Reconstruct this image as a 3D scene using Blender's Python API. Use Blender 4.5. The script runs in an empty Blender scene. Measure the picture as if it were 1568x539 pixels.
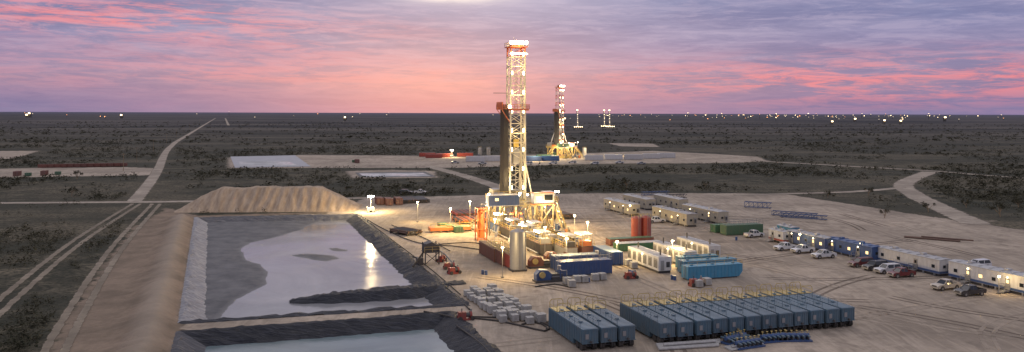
import bpy, math, random
import numpy as np
from mathutils import Vector, Matrix
random.seed(7); rng=np.random.default_rng(7)
H=33.0; F=1220.0
def hz(px): return 172.5+0.003*(px-784)
def G(px,py,z=0.0):
    s=(H-z)/(py-hz(px)); return ((px-784)*s, F*s)
A=math.radians(18); U=(math.cos(A),math.sin(A)); V=(-math.sin(A),math.cos(A))
sc=bpy.context.scene
# ------------------------------------------------------------ node helpers
def nd(nt,t,ins=None,**kw):
    n=nt.nodes.new(t)
    for k,v in kw.items(): setattr(n,k,v)
    if ins:
        for k,v in ins.items():
            if hasattr(v,'is_output'): nt.links.new(v,n.inputs[k])
            else: n.inputs[k].default_value=v
    return n
def mth(nt,op,a,b=None,c=None,clamp=False):
    ins={0:a}
    if b is not None: ins[1]=b
    if c is not None: ins[2]=c
    n=nd(nt,'ShaderNodeMath',ins,operation=op); n.use_clamp=clamp
    return n.outputs[0]
def mix(nt,f,a,b,bt='MIX'):
    def c4(v): return v if hasattr(v,'is_output') else (tuple(v)+(1,))[:4]
    n=nt.nodes.new('ShaderNodeMix'); n.data_type='RGBA'; n.blend_type=bt
    for k,v in ((0,f),(6,c4(a)),(7,c4(b))):
        if hasattr(v,'is_output'): nt.links.new(v,n.inputs[k])
        else: n.inputs[k].default_value=v
    return n.outputs[2]
def ramp(nt,f,stops,interp='LINEAR'):
    n=nt.nodes.new('ShaderNodeValToRGB'); cr=n.color_ramp; cr.interpolation=interp
    while len(cr.elements)<len(stops): cr.elements.new(0.5)
    for e,(p,c) in zip(cr.elements,stops):
        e.position=p; e.color=(tuple(c)+(1,))[:4] if not isinstance(c,(int,float)) else (c,c,c,1)
    nt.links.new(f,n.inputs[0]); return n.outputs[0]
def noise(nt,vec,scale,detail=4,rough=.55,dist=0.0):
    n=nd(nt,'ShaderNodeTexNoise',{'Scale':scale,'Detail':detail,'Roughness':rough,'Distortion':dist})
    if vec is not None: nt.links.new(vec,n.inputs['Vector'])
    return n.outputs[0]
def newmat(name):
    m=bpy.data.materials.new(name); m.use_nodes=True; nt=m.node_tree; nt.nodes.clear()
    out=nt.nodes.new('ShaderNodeOutputMaterial'); b=nt.nodes.new('ShaderNodeBsdfPrincipled')
    nt.links.new(b.outputs[0],out.inputs[0]); return m,nt,b,out
def M(name,col,rough=.6,metal=0.0,var=.18,scale=1.2,dirt=.25,emit=0,ecol=None):
    m,nt,b,out=newmat(name)
    tc=nt.nodes.new('ShaderNodeTexCoord').outputs['Object']
    n1=noise(nt,tc,scale,3)
    c=mix(nt,n1,[v*(1-var) for v in col],[min(1,v*(1+var)) for v in col])
    if dirt>0:
        mp=nd(nt,'ShaderNodeMapping',{0:tc}); mp.inputs['Scale'].default_value=(1.6,1.6,.35)
        n2=noise(nt,mp.outputs[0],1.3,4,.7)
        f=mth(nt,'MULTIPLY',ramp(nt,n2,[(.42,0),(.72,1)]),dirt)
        c=mix(nt,f,c,(.22,.17,.12))
        oi=nt.nodes.new('ShaderNodeObjectInfo').outputs['Random']
        c=mix(nt,mth(nt,'MULTIPLY',oi,.22),c,(.16,.14,.12))
    nt.links.new(c,b.inputs['Base Color']); b.inputs['Roughness'].default_value=rough; b.inputs['Metallic'].default_value=metal
    if emit:
        b.inputs['Emission Color'].default_value=tuple(ecol or col)+(1,); b.inputs['Emission Strength'].default_value=emit
    return m
# ------------------------------------------------------------ mesh builder
class MB:
    def __init__(s): s.v=[];s.f=[];s.m=[];s.sl=[];s.sm=[]
    def mi(s,m):
        if m not in s.sl: s.sl.append(m)
        return s.sl.index(m)
    def add(s,vs,fs,m,smooth=False):
        o=len(s.v); s.v+=[tuple(p) for p in vs]; k=s.mi(m)
        for f in fs: s.f.append([i+o for i in f]); s.m.append(k); s.sm.append(smooth)
    def box(s,x0,x1,y0,y1,z0,z1,m):
        s.add([(x0,y0,z0),(x1,y0,z0),(x1,y1,z0),(x0,y1,z0),(x0,y0,z1),(x1,y0,z1),(x1,y1,z1),(x0,y1,z1)],
              [(0,3,2,1),(4,5,6,7),(0,1,5,4),(1,2,6,5),(2,3,7,6),(3,0,4,7)],m)
    def beam(s,a,b,w,m,h=None):
        a=Vector(a);b=Vector(b);d=(b-a)
        if d.length<1e-6:return
        d.normalize(); up=Vector((0,0,1)) if abs(d.z)<.95 else Vector((0,1,0))
        x=d.cross(up).normalized()*w/2; y=x.cross(d).normalized()*(h or w)/2
        vs=[p+sx*x+sy*y for p in (a,b) for sx,sy in ((-1,-1),(1,-1),(1,1),(-1,1))]
        s.add(vs,[(0,1,2,3),(7,6,5,4),(0,4,5,1),(1,5,6,2),(2,6,7,3),(3,7,4,0)],m)
    def cyl(s,a,b,r,m,n=10,r2=None,caps=True):
        a=Vector(a);b=Vector(b);d=(b-a).normalized(); up=Vector((0,0,1)) if abs(d.z)<.95 else Vector((0,1,0))
        x=d.cross(up).normalized(); y=d.cross(x); r2=r if r2 is None else r2
        vs=[a+r*(math.cos(t)*x+math.sin(t)*y) for t in [2*math.pi*i/n for i in range(n)]]
        vs+=[b+r2*(math.cos(t)*x+math.sin(t)*y) for t in [2*math.pi*i/n for i in range(n)]]
        s.add(vs,[(i,n+i,n+(i+1)%n,(i+1)%n) for i in range(n)],m,n>8)
        if caps: s.add(vs,[tuple(range(n)),tuple(range(2*n-1,n-1,-1))],m)
    def prism(s,prof,x0,x1,m,axis='x'):
        n=len(prof); P=(lambda q,t:(t,q[0],q[1])) if axis=='x' else (lambda q,t:(q[0],t,q[1]))
        vs=[P(q,x0) for q in prof]+[P(q,x1) for q in prof]
        s.add(vs,[tuple(range(n)),tuple(range(2*n-1,n-1,-1))]+[(i,(i+1)%n,n+(i+1)%n,n+i) for i in range(n)],m)
    def tube(s,pts,r,m,n=6):
        for a,b in zip(pts[:-1],pts[1:]): s.cyl(a,b,r,m,n,caps=False)
    def rail(s,pts,m,h=1.1,sp=1.5,w=.07):
        for a,b in zip(pts[:-1],pts[1:]):
            a=Vector(a);b=Vector(b);L=(b-a).length;k=max(1,int(round(L/sp)))
            for hh in (h*.5,h): s.beam(a+Vector((0,0,hh)),b+Vector((0,0,hh)),w,m)
            for i in range(k+1):
                p=a.lerp(b,i/k); s.beam(p,p+Vector((0,0,h)),w,m)
    def mesh(s,name):
        me=bpy.data.meshes.new(name); me.from_pydata(s.v,[],s.f)
        for m in s.sl: me.materials.append(m)
        me.polygons.foreach_set('material_index',s.m); me.polygons.foreach_set('use_smooth',s.sm)
        me.validate(); me.update(); return me
def put(me,name,xy,rot=A,z=0.0,sc_=1.0):
    o=bpy.data.objects.new(name,me); sc.collection.objects.link(o)
    o.location=(xy[0],xy[1],z); o.rotation_euler=(0,0,rot); o.scale=(sc_,)*3; return o
def lamp(loc,power,col=(1,.62,.25),r=.35,parent=None,name='flood_light'):
    l=bpy.data.lights.new(name,'POINT'); l.energy=power; l.color=col; l.shadow_soft_size=r
    o=bpy.data.objects.new(name,l); sc.collection.objects.link(o); o.location=loc
    if parent: o.parent=parent
    return o
def vnoise(x,y,seed=0):
    def h(i,j):
        n=(i*374761393+j*668265263+seed*1442695041)&0xffffffff
        n=((n^(n>>13))*1274126177)&0xffffffff
        return ((n^(n>>16))&0xffff)/65535.0
    xi=np.floor(x).astype(np.int64);yi=np.floor(y).astype(np.int64);fx=x-xi;fy=y-yi
    fx=fx*fx*(3-2*fx);fy=fy*fy*(3-2*fy)
    return (h(xi,yi)*(1-fx)+h(xi+1,yi)*fx)*(1-fy)+(h(xi,yi+1)*(1-fx)+h(xi+1,yi+1)*fx)*fy
def fbm(x,y,seed=0,o=4):
    r=0;a=.5
    for k in range(o): r=r+a*vnoise(x*2**k,y*2**k,seed+k); a*=.5
    return r
def segdist(x,y,p,q):
    dx=q[0]-p[0];dy=q[1]-p[1];t=np.clip(((x-p[0])*dx+(y-p[1])*dy)/(dx*dx+dy*dy+1e-9),0,1)
    return np.hypot(x-p[0]-t*dx,y-p[1]-t*dy)
def sdpoly(x,y,poly):
    d=np.full(np.shape(x),1e9);ins=np.zeros(np.shape(x),bool);n=len(poly)
    for i in range(n):
        p=poly[i];q=poly[(i+1)%n];d=np.minimum(d,segdist(x,y,p,q))
        if abs(q[1]-p[1])>1e-9:
            c=((p[1]>y)!=(q[1]>y))&(x<(q[0]-p[0])*(y-p[1])/(q[1]-p[1])+p[0]); ins^=c
    return np.where(ins,d,-d)
def pp(l,z=0): return [G(a,b,z) for a,b in l]
# ------------------------------------------------------------ site layout
PA,PB,PC,PD=G(303,334),G(545,329),G(706,466),G(284,493)
PIT1=[PA,PB,PC,PD]
q0=G(281,511);q1=G(688,481)
ext=lambda p:(p[0]+41.4/119*(p[1]-60),60.0)
PIT2=[q0,q1,ext(q1),ext(q0)]
pads=[pp([(500,327),(560,304),(760,298),(900,296),(1130,296),(1200,297),(1300,312),(1400,328),(1568,352),(1900,420)])+[(170,150),(170,20),(-20,20)]+pp([(255,600),(284,493),(303,334)]),
 pp([(350,241),(470,237),(700,239),(860,236),(1000,231),(1100,236),(1160,240),(1178,247),(1100,250),(980,250),(860,252),(700,257),(480,257),(350,258)]),
 pp([(-150,262),(60,257),(200,256),(240,258),(240,268),(0,272),(-150,276)]),
 pp([(-150,232),(60,231),(20,243),(-150,248)]),
 pp([(530,262),(600,260),(665,262),(668,272),(540,273)]),
 pp([(930,219),(1000,220),(1010,225),(950,224)])]
soil=pp([(255,318),(303,330),(530,324),(303,335),(288,493),(275,620),(30,620),(95,500),(150,420),(205,350)])
roads=[(pp([(-250,313),(0,311),(250,309),(420,306),(580,303)]),5.0),
 (pp([(206,309),(240,264),(262,224),(295,202),(330,181.0)]),5.0),
 (pp([(655,254),(720,272),(790,296)]),7),
 (pp([(1150,246),(1290,254),(1430,262),(1545,271),(1800,284)]),5.5),
 (pp([(1425,263),(1385,281),(1400,298),(1440,318),(1500,345)]),8),
 (pp([(1120,299),(1300,294),(1385,287)]),4.5),
 (pp([(-60,262),(60,266),(200,262),(245,262)]),5),
 (pp([(345,181),(350,192)]),6)]
twotracks=[pp([(210,312),(120,370),(0,470),(-40,520)]),pp([(240,312),(180,380),(105,500),(60,600)])]
LE=[PA,PD,q0,ext(q0)]
def hgt(x,y):
    x=np.asarray(x,float);y=np.asarray(y,float);z=np.zeros(x.shape)
    for P in (PIT1,PIT2):
        s=sdpoly(x,y,P); z=np.where(s>0,-np.minimum(.3+.55*s,3.4),z)
    d=np.minimum.reduce([segdist(x,y,a,b) for a,b in zip(LE[:-1],LE[1:])])
    out=(sdpoly(x,y,PIT1)<0)&(sdpoly(x,y,PIT2)<0)&(x<-20)&(y<PA[1]+4)
    left=np.zeros(x.shape,bool)
    for a,b in zip(LE[:-1],LE[1:]):
        t=((y-a[1])/(b[1]-a[1])); xe=a[0]+t*(b[0]-a[0]); left|=(t>=-.05)&(t<=1.0)&(x<xe)
    bz=1.8*np.exp(-(np.maximum(d-4.5,0)/3.6)**2)*np.clip((d-.8)/3.2,0,1)*np.clip((PA[1]+4-y)/8,0,1)
    bz=bz*(.75+.5*fbm(x*.35,y*.2,3))+ np.where(d>4,.7*(fbm(x*.25,y*1.3,9)-.5)*np.exp(-((d-8)/4)**2),0)
    return np.where(out&left,z+bz,z)
xs=np.unique(np.round(np.concatenate([-130-np.cumsum(3*1.0*np.ones(90)),-400-np.cumsum(6*1.09**np.arange(75)),np.arange(-130,12,.75),np.arange(12,210,3),210+np.cumsum(5*1.09**np.arange(78))]),3))
ys=np.unique(np.round(np.concatenate([np.arange(20,92,6),np.arange(92,275,.75),np.arange(275,720,3),720+np.cumsum(4*1.05**np.arange(128))]),3))
X,Y=np.meshgrid(xs,ys); Z=hgt(X,Y)
nx,ny=len(xs),len(ys)
idx=np.arange(nx*ny).reshape(ny,nx)
fc=np.stack([idx[:-1,:-1],idx[:-1,1:],idx[1:,1:],idx[1:,:-1]],-1).reshape(-1,4)
me=bpy.data.meshes.new('ground')
me.vertices.add(nx*ny); me.vertices.foreach_set('co',np.stack([X,Y,Z],-1).reshape(-1).astype(np.float32))
me.loops.add(len(fc)*4); me.loops.foreach_set('vertex_index',fc.reshape(-1).astype(np.int32))
me.polygons.add(len(fc)); me.polygons.foreach_set('loop_start',np.arange(0,len(fc)*4,4,dtype=np.int32)); me.polygons.foreach_set('loop_total',np.full(len(fc),4,dtype=np.int32))
me.update(); me.validate()
me.polygons.foreach_set('use_smooth',np.ones(len(fc),bool))
pad=np.zeros(X.shape)
for k,P in enumerate(pads):
    w=3.0 if k==0 else 5.0
    pad=np.maximum(pad,np.clip(.5+sdpoly(X,Y,P)/(2*w),0,1))
so=np.clip(.5+sdpoly(X,Y,soil)/8,0,1)
for n,a in (('pad',pad),('soil',so)):
    at=me.attributes.new(n,'FLOAT','POINT'); at.data.foreach_set('value',a.reshape(-1).astype(np.float32))
ground=bpy.data.objects.new('ground',me); sc.collection.objects.link(ground)
PADC=(.43,.355,.275)
def dirtcolor(nt,tc,base=PADC):
    a=noise(nt,tc,.03,4,.6,.8); b=noise(nt,tc,.3,5,.7)
    mp=nd(nt,'ShaderNodeMapping',{0:tc}); mp.inputs['Rotation'].default_value=(0,0,-A-.5); mp.inputs['Scale'].default_value=(.5,.05,1)
    c=noise(nt,mp.outputs[0],1.0,3,.6,1.6)
    col=mix(nt,ramp(nt,a,[(.34,0),(.62,1)]),[v*.66 for v in base],[v*1.15 for v in base])
    col=mix(nt,ramp(nt,b,[(.35,.7),(.56,0)]),col,[v*.58 for v in base])
    col=mix(nt,mth(nt,'MULTIPLY',ramp(nt,c,[(.50,0),(.62,1)]),.28),col,[min(1,v*1.35) for v in base])
    mp2=nd(nt,'ShaderNodeMapping',{0:tc}); mp2.inputs['Rotation'].default_value=(0,0,.9); mp2.inputs['Scale'].default_value=(.7,.035,1)
    d=noise(nt,mp2.outputs[0],.8,3,.6,2.0)
    col=mix(nt,mth(nt,'MULTIPLY',ramp(nt,d,[(.52,0),(.64,1)]),.30),col,[v*.52 for v in base])
    e=noise(nt,tc,.11,3,.5,2.0)
    return mix(nt,mth(nt,'MULTIPLY',ramp(nt,e,[(.60,0),(.66,1)]),.4),col,[v*.42 for v in base])
m,nt,b,out=newmat('scrubland_and_caliche')
tc=nt.nodes.new('ShaderNodeNewGeometry').outputs['Position']
n1=noise(nt,tc,.012,5,.6,.5); n2=noise(nt,tc,.12,5,.65); n3=noise(nt,tc,.9,4,.7)
scr=mix(nt,ramp(nt,n1,[(.40,0),(.60,1)]),(.045,.045,.030),(.145,.122,.082))
scr=mix(nt,ramp(nt,n2,[(.45,0),(.66,.9)]),scr,(.19,.16,.108))
scr=mix(nt,ramp(nt,n3,[(.40,.85),(.56,0)]),scr,(.024,.026,.017))
mpf=nd(nt,'ShaderNodeMapping',{0:tc}); mpf.inputs['Scale'].default_value=(.22,1,1)
nf=noise(nt,mpf.outputs[0],.0045,6,.7)
mpm=nd(nt,'ShaderNodeMapping',{0:tc}); mpm.inputs['Scale'].default_value=(.35,1,1)
nm=noise(nt,mpm.outputs[0],.02,5,.65)
scr=mix(nt,ramp(nt,nm,[(.46,0),(.56,.7)]),scr,(.038,.040,.028))
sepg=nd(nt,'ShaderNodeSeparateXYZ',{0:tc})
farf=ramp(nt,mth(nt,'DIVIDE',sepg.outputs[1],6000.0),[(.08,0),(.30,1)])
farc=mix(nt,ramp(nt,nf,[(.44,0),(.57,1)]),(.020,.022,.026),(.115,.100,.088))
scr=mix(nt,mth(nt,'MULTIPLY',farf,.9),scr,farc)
painted_hazef=ramp(nt,mth(nt,'DIVIDE',sepg.outputs[1],20000.0),[(.08,0),(1,1)])
scr=mix(nt,mth(nt,'MULTIPLY',painted_hazef,.7),scr,(.11,.115,.18))  # bluish aerial haze painted into the far ground colour by world y
ap=nd(nt,'ShaderNodeAttribute',attribute_name='pad').outputs['Fac']; asl=nd(nt,'ShaderNodeAttribute',attribute_name='soil').outputs['Fac']
en=noise(nt,tc,.22,4,.7)
def thr(a): 
    v=mth(nt,'ADD',a,mth(nt,'MULTIPLY',mth(nt,'SUBTRACT',en,.5),1.1)); return ramp(nt,v,[(.42,0),(.58,1)])
soc=mix(nt,n3,(.20,.15,.105),(.36,.275,.20)); soc=mix(nt,ramp(nt,n2,[(.4,0),(.65,.8)]),soc,(.16,.125,.09))
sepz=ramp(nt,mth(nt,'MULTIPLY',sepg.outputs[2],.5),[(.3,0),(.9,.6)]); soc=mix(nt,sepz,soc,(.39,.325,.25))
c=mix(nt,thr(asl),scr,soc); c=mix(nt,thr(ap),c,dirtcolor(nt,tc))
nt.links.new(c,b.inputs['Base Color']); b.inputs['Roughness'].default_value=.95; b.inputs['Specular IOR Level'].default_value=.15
bp=nd(nt,'ShaderNodeBump',{'Strength':.8,'Distance':.25,'Height':mth(nt,'ADD',n3,mth(nt,'MULTIPLY',n2,1.5))}); nt.links.new(bp.outputs[0],b.inputs['Normal'])
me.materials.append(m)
def feather(name,base,strength=1.0,soft=.9):
    m,nt,b,out=newmat(name); tc=nt.nodes.new('ShaderNodeNewGeometry').outputs['Position']
    n_=noise(nt,tc,.3,4,.7); nb=noise(nt,tc,.05,3,.6)
    cc=mix(nt,ramp(nt,nb,[(.35,0),(.65,1)]),[v*.75 for v in base],[v*1.12 for v in base]); cc=mix(nt,ramp(nt,n_,[(.38,.6),(.55,0)]),cc,[v*.6 for v in base])
    nt.links.new(cc,b.inputs['Base Color']); b.inputs['Roughness'].default_value=.95; b.inputs['Specular IOR Level'].default_value=.1
    at=nd(nt,'ShaderNodeAttribute',attribute_name='edge').outputs['Fac']
    v=mth(nt,'ADD',at,mth(nt,'MULTIPLY',mth(nt,'SUBTRACT',n_,.5),soft))
    al=mth(nt,'MULTIPLY',ramp(nt,v,[(.35,0),(.65,1)]),strength)
    tr=nt.nodes.new('ShaderNodeBsdfTransparent'); mx=nd(nt,'ShaderNodeMixShader',{0:al})
    nt.links.new(tr.outputs[0],mx.inputs[1]); nt.links.new(b.outputs[0],mx.inputs[2]); nt.links.new(mx.outputs[0],out.inputs[0]); return m
road_m=feather('dirt_road_surface',(.40,.34,.27)); track_m=feather('wheel_track_surface',(.34,.285,.215),.8,1.9)
tire_l=feather('tire_track_light',(.56,.47,.37),.55,1.3); tire_d=feather('tire_track_dark',(.22,.175,.135),.55,1.3)
def resample(P,step):
    P=[Vector((p[0],p[1],0)) for p in P]; n=len(P); o=[]
    for i in range(n-1):
        p0=P[max(i-1,0)];p1=P[i];p2=P[i+1];p3=P[min(i+2,n-1)]; k=max(2,int((p2-p1).length/step))
        for j in range(k):
            t=j/k; o.append(.5*((2*p1)+(p2-p0)*t+(2*p0-5*p1+4*p2-p3)*t*t+(3*p1-p0-3*p2+p3)*t**3))
    o.append(P[-1]); return o
def strips(name,lst,mat,z=.05,step=5):
    vs=[];fs=[];ed=[]
    for k,(P,w) in enumerate(lst):
        R=resample(P,step)
        L0=len(vs)
        for i,p in enumerate(R):
            t=(R[min(i+1,len(R)-1)]-R[max(i-1,0)]).normalized(); nn=Vector((-t.y,t.x,0))
            for s,e in ((-.75,0),(-.3,1),(.3,1),(.75,0)):
                q=p+nn*w*s; vs.append([q.x,q.y,0]); ed.append(e*(1 if 0<i<len(R)-1 else .3))
        for i in range(len(R)-1):
            for j in range(3): a=L0+i*4+j; fs.append((a,a+1,a+5,a+4))
    a=np.array(vs); h=hgt(a[:,0],a[:,1]); a[:,2]=h+z
    me=bpy.data.meshes.new(name); me.from_pydata([tuple(q) for q in a],[],fs); me.materials.append(mat)
    at=me.attributes.new('edge','FLOAT','POINT'); at.data.foreach_set('value',np.array(ed,dtype=np.float32)); me.update()
    return put(me,name,(0,0),0)
for i,(P,w) in enumerate(roads): strips('dirt_road',[(P,w)],road_m,.05+.006*i,6)
tw=[]
for P in twotracks:
    for s in (-1.4,1.4): tw.append(([(p[0]+s,p[1]) for p in P],1.2))
strips('two_track_trail',tw,track_m,.10,2)
tl=[];td=[]
for k in range(50):
    cx=random.uniform(0,125);cy=random.uniform(118,275);a=random.choice([A,A+1.57,A+.7,A-.4,A+2.2])+random.uniform(-.3,.3);L=random.uniform(20,70);cu=random.uniform(-.45,.45)
    P=[(cx+math.cos(a+cu*t)*L*t/2,cy+math.sin(a+cu*t)*L*t/2) for t in (-1,-.5,0,.5,1)]
    for s in (-.9,.9):
        Q=[(p[0]-math.sin(a)*s,p[1]+math.cos(a)*s) for p in P]; (tl if k%2 else td).append((Q,.6))
strips('tire_tracks',tl,tire_l,.03,3); strips('tire_tracks',td,tire_d,.022,3)
# ------------------------------------------------------------ bushes
def scrub_mesh(name,n,dmin,dmax,leaf,rr,lw,pw=1.0,zs_=.62):
    u=rng.random(n*4)**pw; D=dmin*(dmax/dmin)**u; X=(rng.random(n*4)*2-1)*.70*D
    ok=np.ones(n*4,bool)
    for P in pads+[PIT1,PIT2,soil]: ok&=sdpoly(X,D,P)<-2
    for P,w in roads:
        for a,b in zip(P[:-1],P[1:]): ok&=segdist(X,D,a,b)>w/2+3
    for P in twotracks:
        for a,b in zip(P[:-1],P[1:]): ok&=segdist(X,D,a,b)>3.0
    dens=fbm(X*.02,D*.02,5); ok&=dens>(.38+.20*rng.random(n*4))
    X=X[ok][:n];D=D[ok][:n];n=len(X)
    R=rr*(.4+rng.random(n)**2.5*1.4)
    cen=np.repeat(np.stack([X,D,np.zeros(n)],-1),leaf,0); Rr=np.repeat(R,leaf)[:,None]
    dr=rng.normal(size=(n*leaf,3)); dr/=np.linalg.norm(dr,axis=1)[:,None]; rad=rng.random((n*leaf,1))**.45
    lob=1+.35*np.sin(dr[:,:1]*5+np.repeat(rng.random(n)*6,leaf)[:,None])
    off=dr*rad*lob*Rr*np.array([1,1,zs_]); off[:,2]=np.abs(off[:,2]+.7*zs_*Rr[:,0])
    c=cen+off; t1=rng.normal(size=c.shape); t2=rng.normal(size=c.shape)
    sz=lw*(.6+.8*rng.random((n*leaf,1)))*np.maximum(Rr,.6)/1.2
    t1*=sz/np.linalg.norm(t1,axis=1)[:,None]; t2*=sz/np.linalg.norm(t2,axis=1)[:,None]
    t1[:,2]*=zs_;t2[:,2]*=zs_
    vs=np.stack([c-t1-t2,c+t1-t2*.5,c+t2],1).reshape(-1,3); vs[:,2]=np.maximum(vs[:,2],.01)
    me=bpy.data.meshes.new(name); k=n*leaf
    me.vertices.add(k*3); me.vertices.foreach_set('co',vs.reshape(-1).astype(np.float32))
    me.loops.add(k*3); me.loops.foreach_set('vertex_index',np.arange(k*3,dtype=np.int32))
    me.polygons.add(k); me.polygons.foreach_set('loop_start',np.arange(0,k*3,3,dtype=np.int32)); me.polygons.foreach_set('loop_total',np.full(k,3,dtype=np.int32)); me.update(); me.validate()
    return me
m,nt,b,out=newmat('mesquite_leaves'); tc=nt.nodes.new('ShaderNodeNewGeometry').outputs['Position']
c=mix(nt,ramp(nt,noise(nt,tc,.35,2),[(.35,0),(.65,1)]),(.028,.032,.018),(.070,.066,.040)); c=mix(nt,ramp(nt,noise(nt,tc,2.5,2),[(.48,0),(.62,.8)]),c,(.115,.098,.065))
nt.links.new(c,b.inputs['Base Color']); b.inputs['Roughness'].default_value=.9; b.inputs['Specular IOR Level'].default_value=.1
leafm=m
for a in ((6000,100,330,30,1.1,.18,1.0,.62),(10500,300,900,14,1.5,.30,.9,.55),(6500,800,2600,7,2.1,.55,.8,.5)):
    mm=scrub_mesh('scrub_bushes',*a); mm.materials.append(leafm); put(mm,'scrub_bushes',(0,0),0)
# ------------------------------------------------------------ pits
m,nt,b,out=newmat('pond_liner_plastic'); tc=nt.nodes.new('ShaderNodeNewGeometry').outputs['Position']
mp=nd(nt,'ShaderNodeMapping',{0:tc}); mp.inputs['Rotation'].default_value=(0,0,-A); mp.inputs['Scale'].default_value=(.25,1.6,.3)
w=noise(nt,mp.outputs[0],1.6,5,.6,.8)
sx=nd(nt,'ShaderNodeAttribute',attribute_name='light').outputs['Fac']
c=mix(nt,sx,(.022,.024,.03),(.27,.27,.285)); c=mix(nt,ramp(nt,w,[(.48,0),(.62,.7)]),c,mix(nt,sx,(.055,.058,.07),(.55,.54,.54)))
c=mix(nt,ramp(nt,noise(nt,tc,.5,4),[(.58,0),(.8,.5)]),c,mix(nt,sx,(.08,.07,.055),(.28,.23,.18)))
nt.links.new(c,b.inputs['Base Color']); b.inputs['Roughness'].default_value=.7; b.inputs['Specular IOR Level'].default_value=.25
bp=nd(nt,'ShaderNodeBump',{'Strength':1.0,'Distance':.4,'Height':w}); nt.links.new(bp.outputs[0],b.inputs['Normal']); liner_m=m
def liner(P,lights):
    n=len(P); C=Vector((sum(p[0] for p in P)/n,sum(p[1] for p in P)/n)); vs=[];fs=[];li=[]
    def off(s):
        o=[]
        for i in range(n):
            p=Vector(P[i]);a=Vector(P[i-1]);q=Vector(P[(i+1)%n]); e1=(p-a).normalized();e2=(q-p).normalized()
            n1=Vector((-e1.y,e1.x));n2=Vector((-e2.y,e2.x))
            if n1.dot(C-p)<0:n1=-n1
            if n2.dot(C-p)<0:n2=-n2
            k=(n1+n2)/(1+n1.dot(n2)); o.append(p+k*s)
        return o
    prof=[(-1.4,.03),(-.5,.30),(0,.22),(1.2,-.3),(2.4,-.85),(3.6,-1.4),(5.2,-2.1)]
    rings=[off(s) for s,_ in prof]
    for i in range(n):
        L=(Vector(P[(i+1)%n])-Vector(P[i])).length; K=max(2,int(L/.9)); base=len(vs)
        for j in range(K+1):
            t=j/K
            for r,(s,z) in enumerate(prof):
                q=rings[r][i].lerp(rings[r][(i+1)%n],t)
                jit=0 if j in(0,K) else 1
                w=float(vnoise(np.array(q.x*.9+r*.2+i*9),np.array(q.y*.9),4))-.5
                vs.append((q.x+jit*w*.7*(r<3),q.y+jit*w*.7*(r<3),z+jit*w*.38)); li.append(lights[i])
        R=len(prof)
        for j in range(K):
            for r in range(R-1): a=base+j*R+r; fs.append((a,a+1,a+R+1,a+R))
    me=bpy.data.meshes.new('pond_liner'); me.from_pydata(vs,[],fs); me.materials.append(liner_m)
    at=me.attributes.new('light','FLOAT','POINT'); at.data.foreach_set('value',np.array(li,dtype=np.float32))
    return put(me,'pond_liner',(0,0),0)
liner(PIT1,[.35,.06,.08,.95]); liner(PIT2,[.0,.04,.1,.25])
def watermat(name,col,rough=.09,bs=.10,sc1=1.3):
    m,nt,b,out=newmat(name); tc=nt.nodes.new('ShaderNodeNewGeometry').outputs['Position']
    c=mix(nt,ramp(nt,noise(nt,tc,.04,5,.6,1.0),[(.35,0),(.65,1)]),[v*.70 for v in col],[v*1.15 for v in col])
    nt.links.new(c,b.inputs['Base Color']); b.inputs['IOR'].default_value=1.33; b.inputs['Specular IOR Level'].default_value=1.0
    nt.links.new(ramp(nt,noise(nt,tc,.06,4,.6,.5),[(.4,rough*.5),(.6,rough*2.4)]),b.inputs['Roughness'])
    bp=nd(nt,'ShaderNodeBump',{'Strength':bs,'Distance':.12,'Height':noise(nt,tc,sc1,5,.65)}); nt.links.new(bp.outputs[0],b.inputs['Normal']); return m
wat=watermat('brine_water',(.27,.27,.275),.09,.20); wat2=watermat('brine_water_green',(.17,.225,.235),.09,.16)
def sheet(name,P,z,mat):
    me=bpy.data.meshes.new(name); me.from_pydata([(p[0],p[1],z) for p in P],[],[tuple(range(len(P)))]); me.materials.append(mat)
    if me.polygons[0].normal.z<0: me.flip_normals()
    return put(me,name,(0,0),0)
sheet('pond_water',PIT1,-1.3,wat); sheet('pond_water',PIT2,-1.3,wat2)
zw=-1.3
mudp=[pp([(300,334),(490,330),(500,338),(475,344),(462,352),(425,362),(385,372),(370,382),(378,398),(400,405),(412,418),(405,435),(380,450),(350,468),(330,492),(305,498),(280,495)],zw),
      pp([(448,391),(470,389),(512,392),(520,396),(500,401),(470,396)],zw),pp([(497,380),(515,379),(540,382),(535,386),(510,385)],zw)]
gx=np.arange(-110,0,.6);gy=np.arange(118,270,.6);MX,MY=np.meshgrid(gx,gy)
s=np.maximum.reduce([sdpoly(MX,MY,P)*k for P,k in zip(mudp,(1,.8,.8))])
MZ=zw+np.clip(s*.06,-.5,.22)+.13*(fbm(MX*.12,MY*.12,2)-.46)+.05*(fbm(MX*.8,MY*.8,5)-.5)
inn=sdpoly(MX,MY,PIT1)>2; keep=inn&(MZ>zw-.12)
ii=np.arange(MX.size).reshape(MX.shape); kf=keep[:-1,:-1]&keep[1:,:-1]&keep[:-1,1:]&keep[1:,1:]
fc=np.stack([ii[:-1,:-1],ii[:-1,1:],ii[1:,1:],ii[1:,:-1]],-1)[kf]
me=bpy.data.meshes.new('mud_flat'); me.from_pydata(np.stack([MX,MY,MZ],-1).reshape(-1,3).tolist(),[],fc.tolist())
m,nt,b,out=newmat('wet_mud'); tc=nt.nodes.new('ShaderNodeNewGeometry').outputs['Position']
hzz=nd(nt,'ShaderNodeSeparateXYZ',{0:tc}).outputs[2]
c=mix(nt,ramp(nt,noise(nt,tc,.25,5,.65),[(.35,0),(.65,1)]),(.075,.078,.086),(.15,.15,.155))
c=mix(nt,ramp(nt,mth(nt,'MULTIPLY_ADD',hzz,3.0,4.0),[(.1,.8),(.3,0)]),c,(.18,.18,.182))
nt.links.new(c,b.inputs['Base Color']); b.inputs['Roughness'].default_value=.75; b.inputs['Specular IOR Level'].default_value=.3
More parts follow.
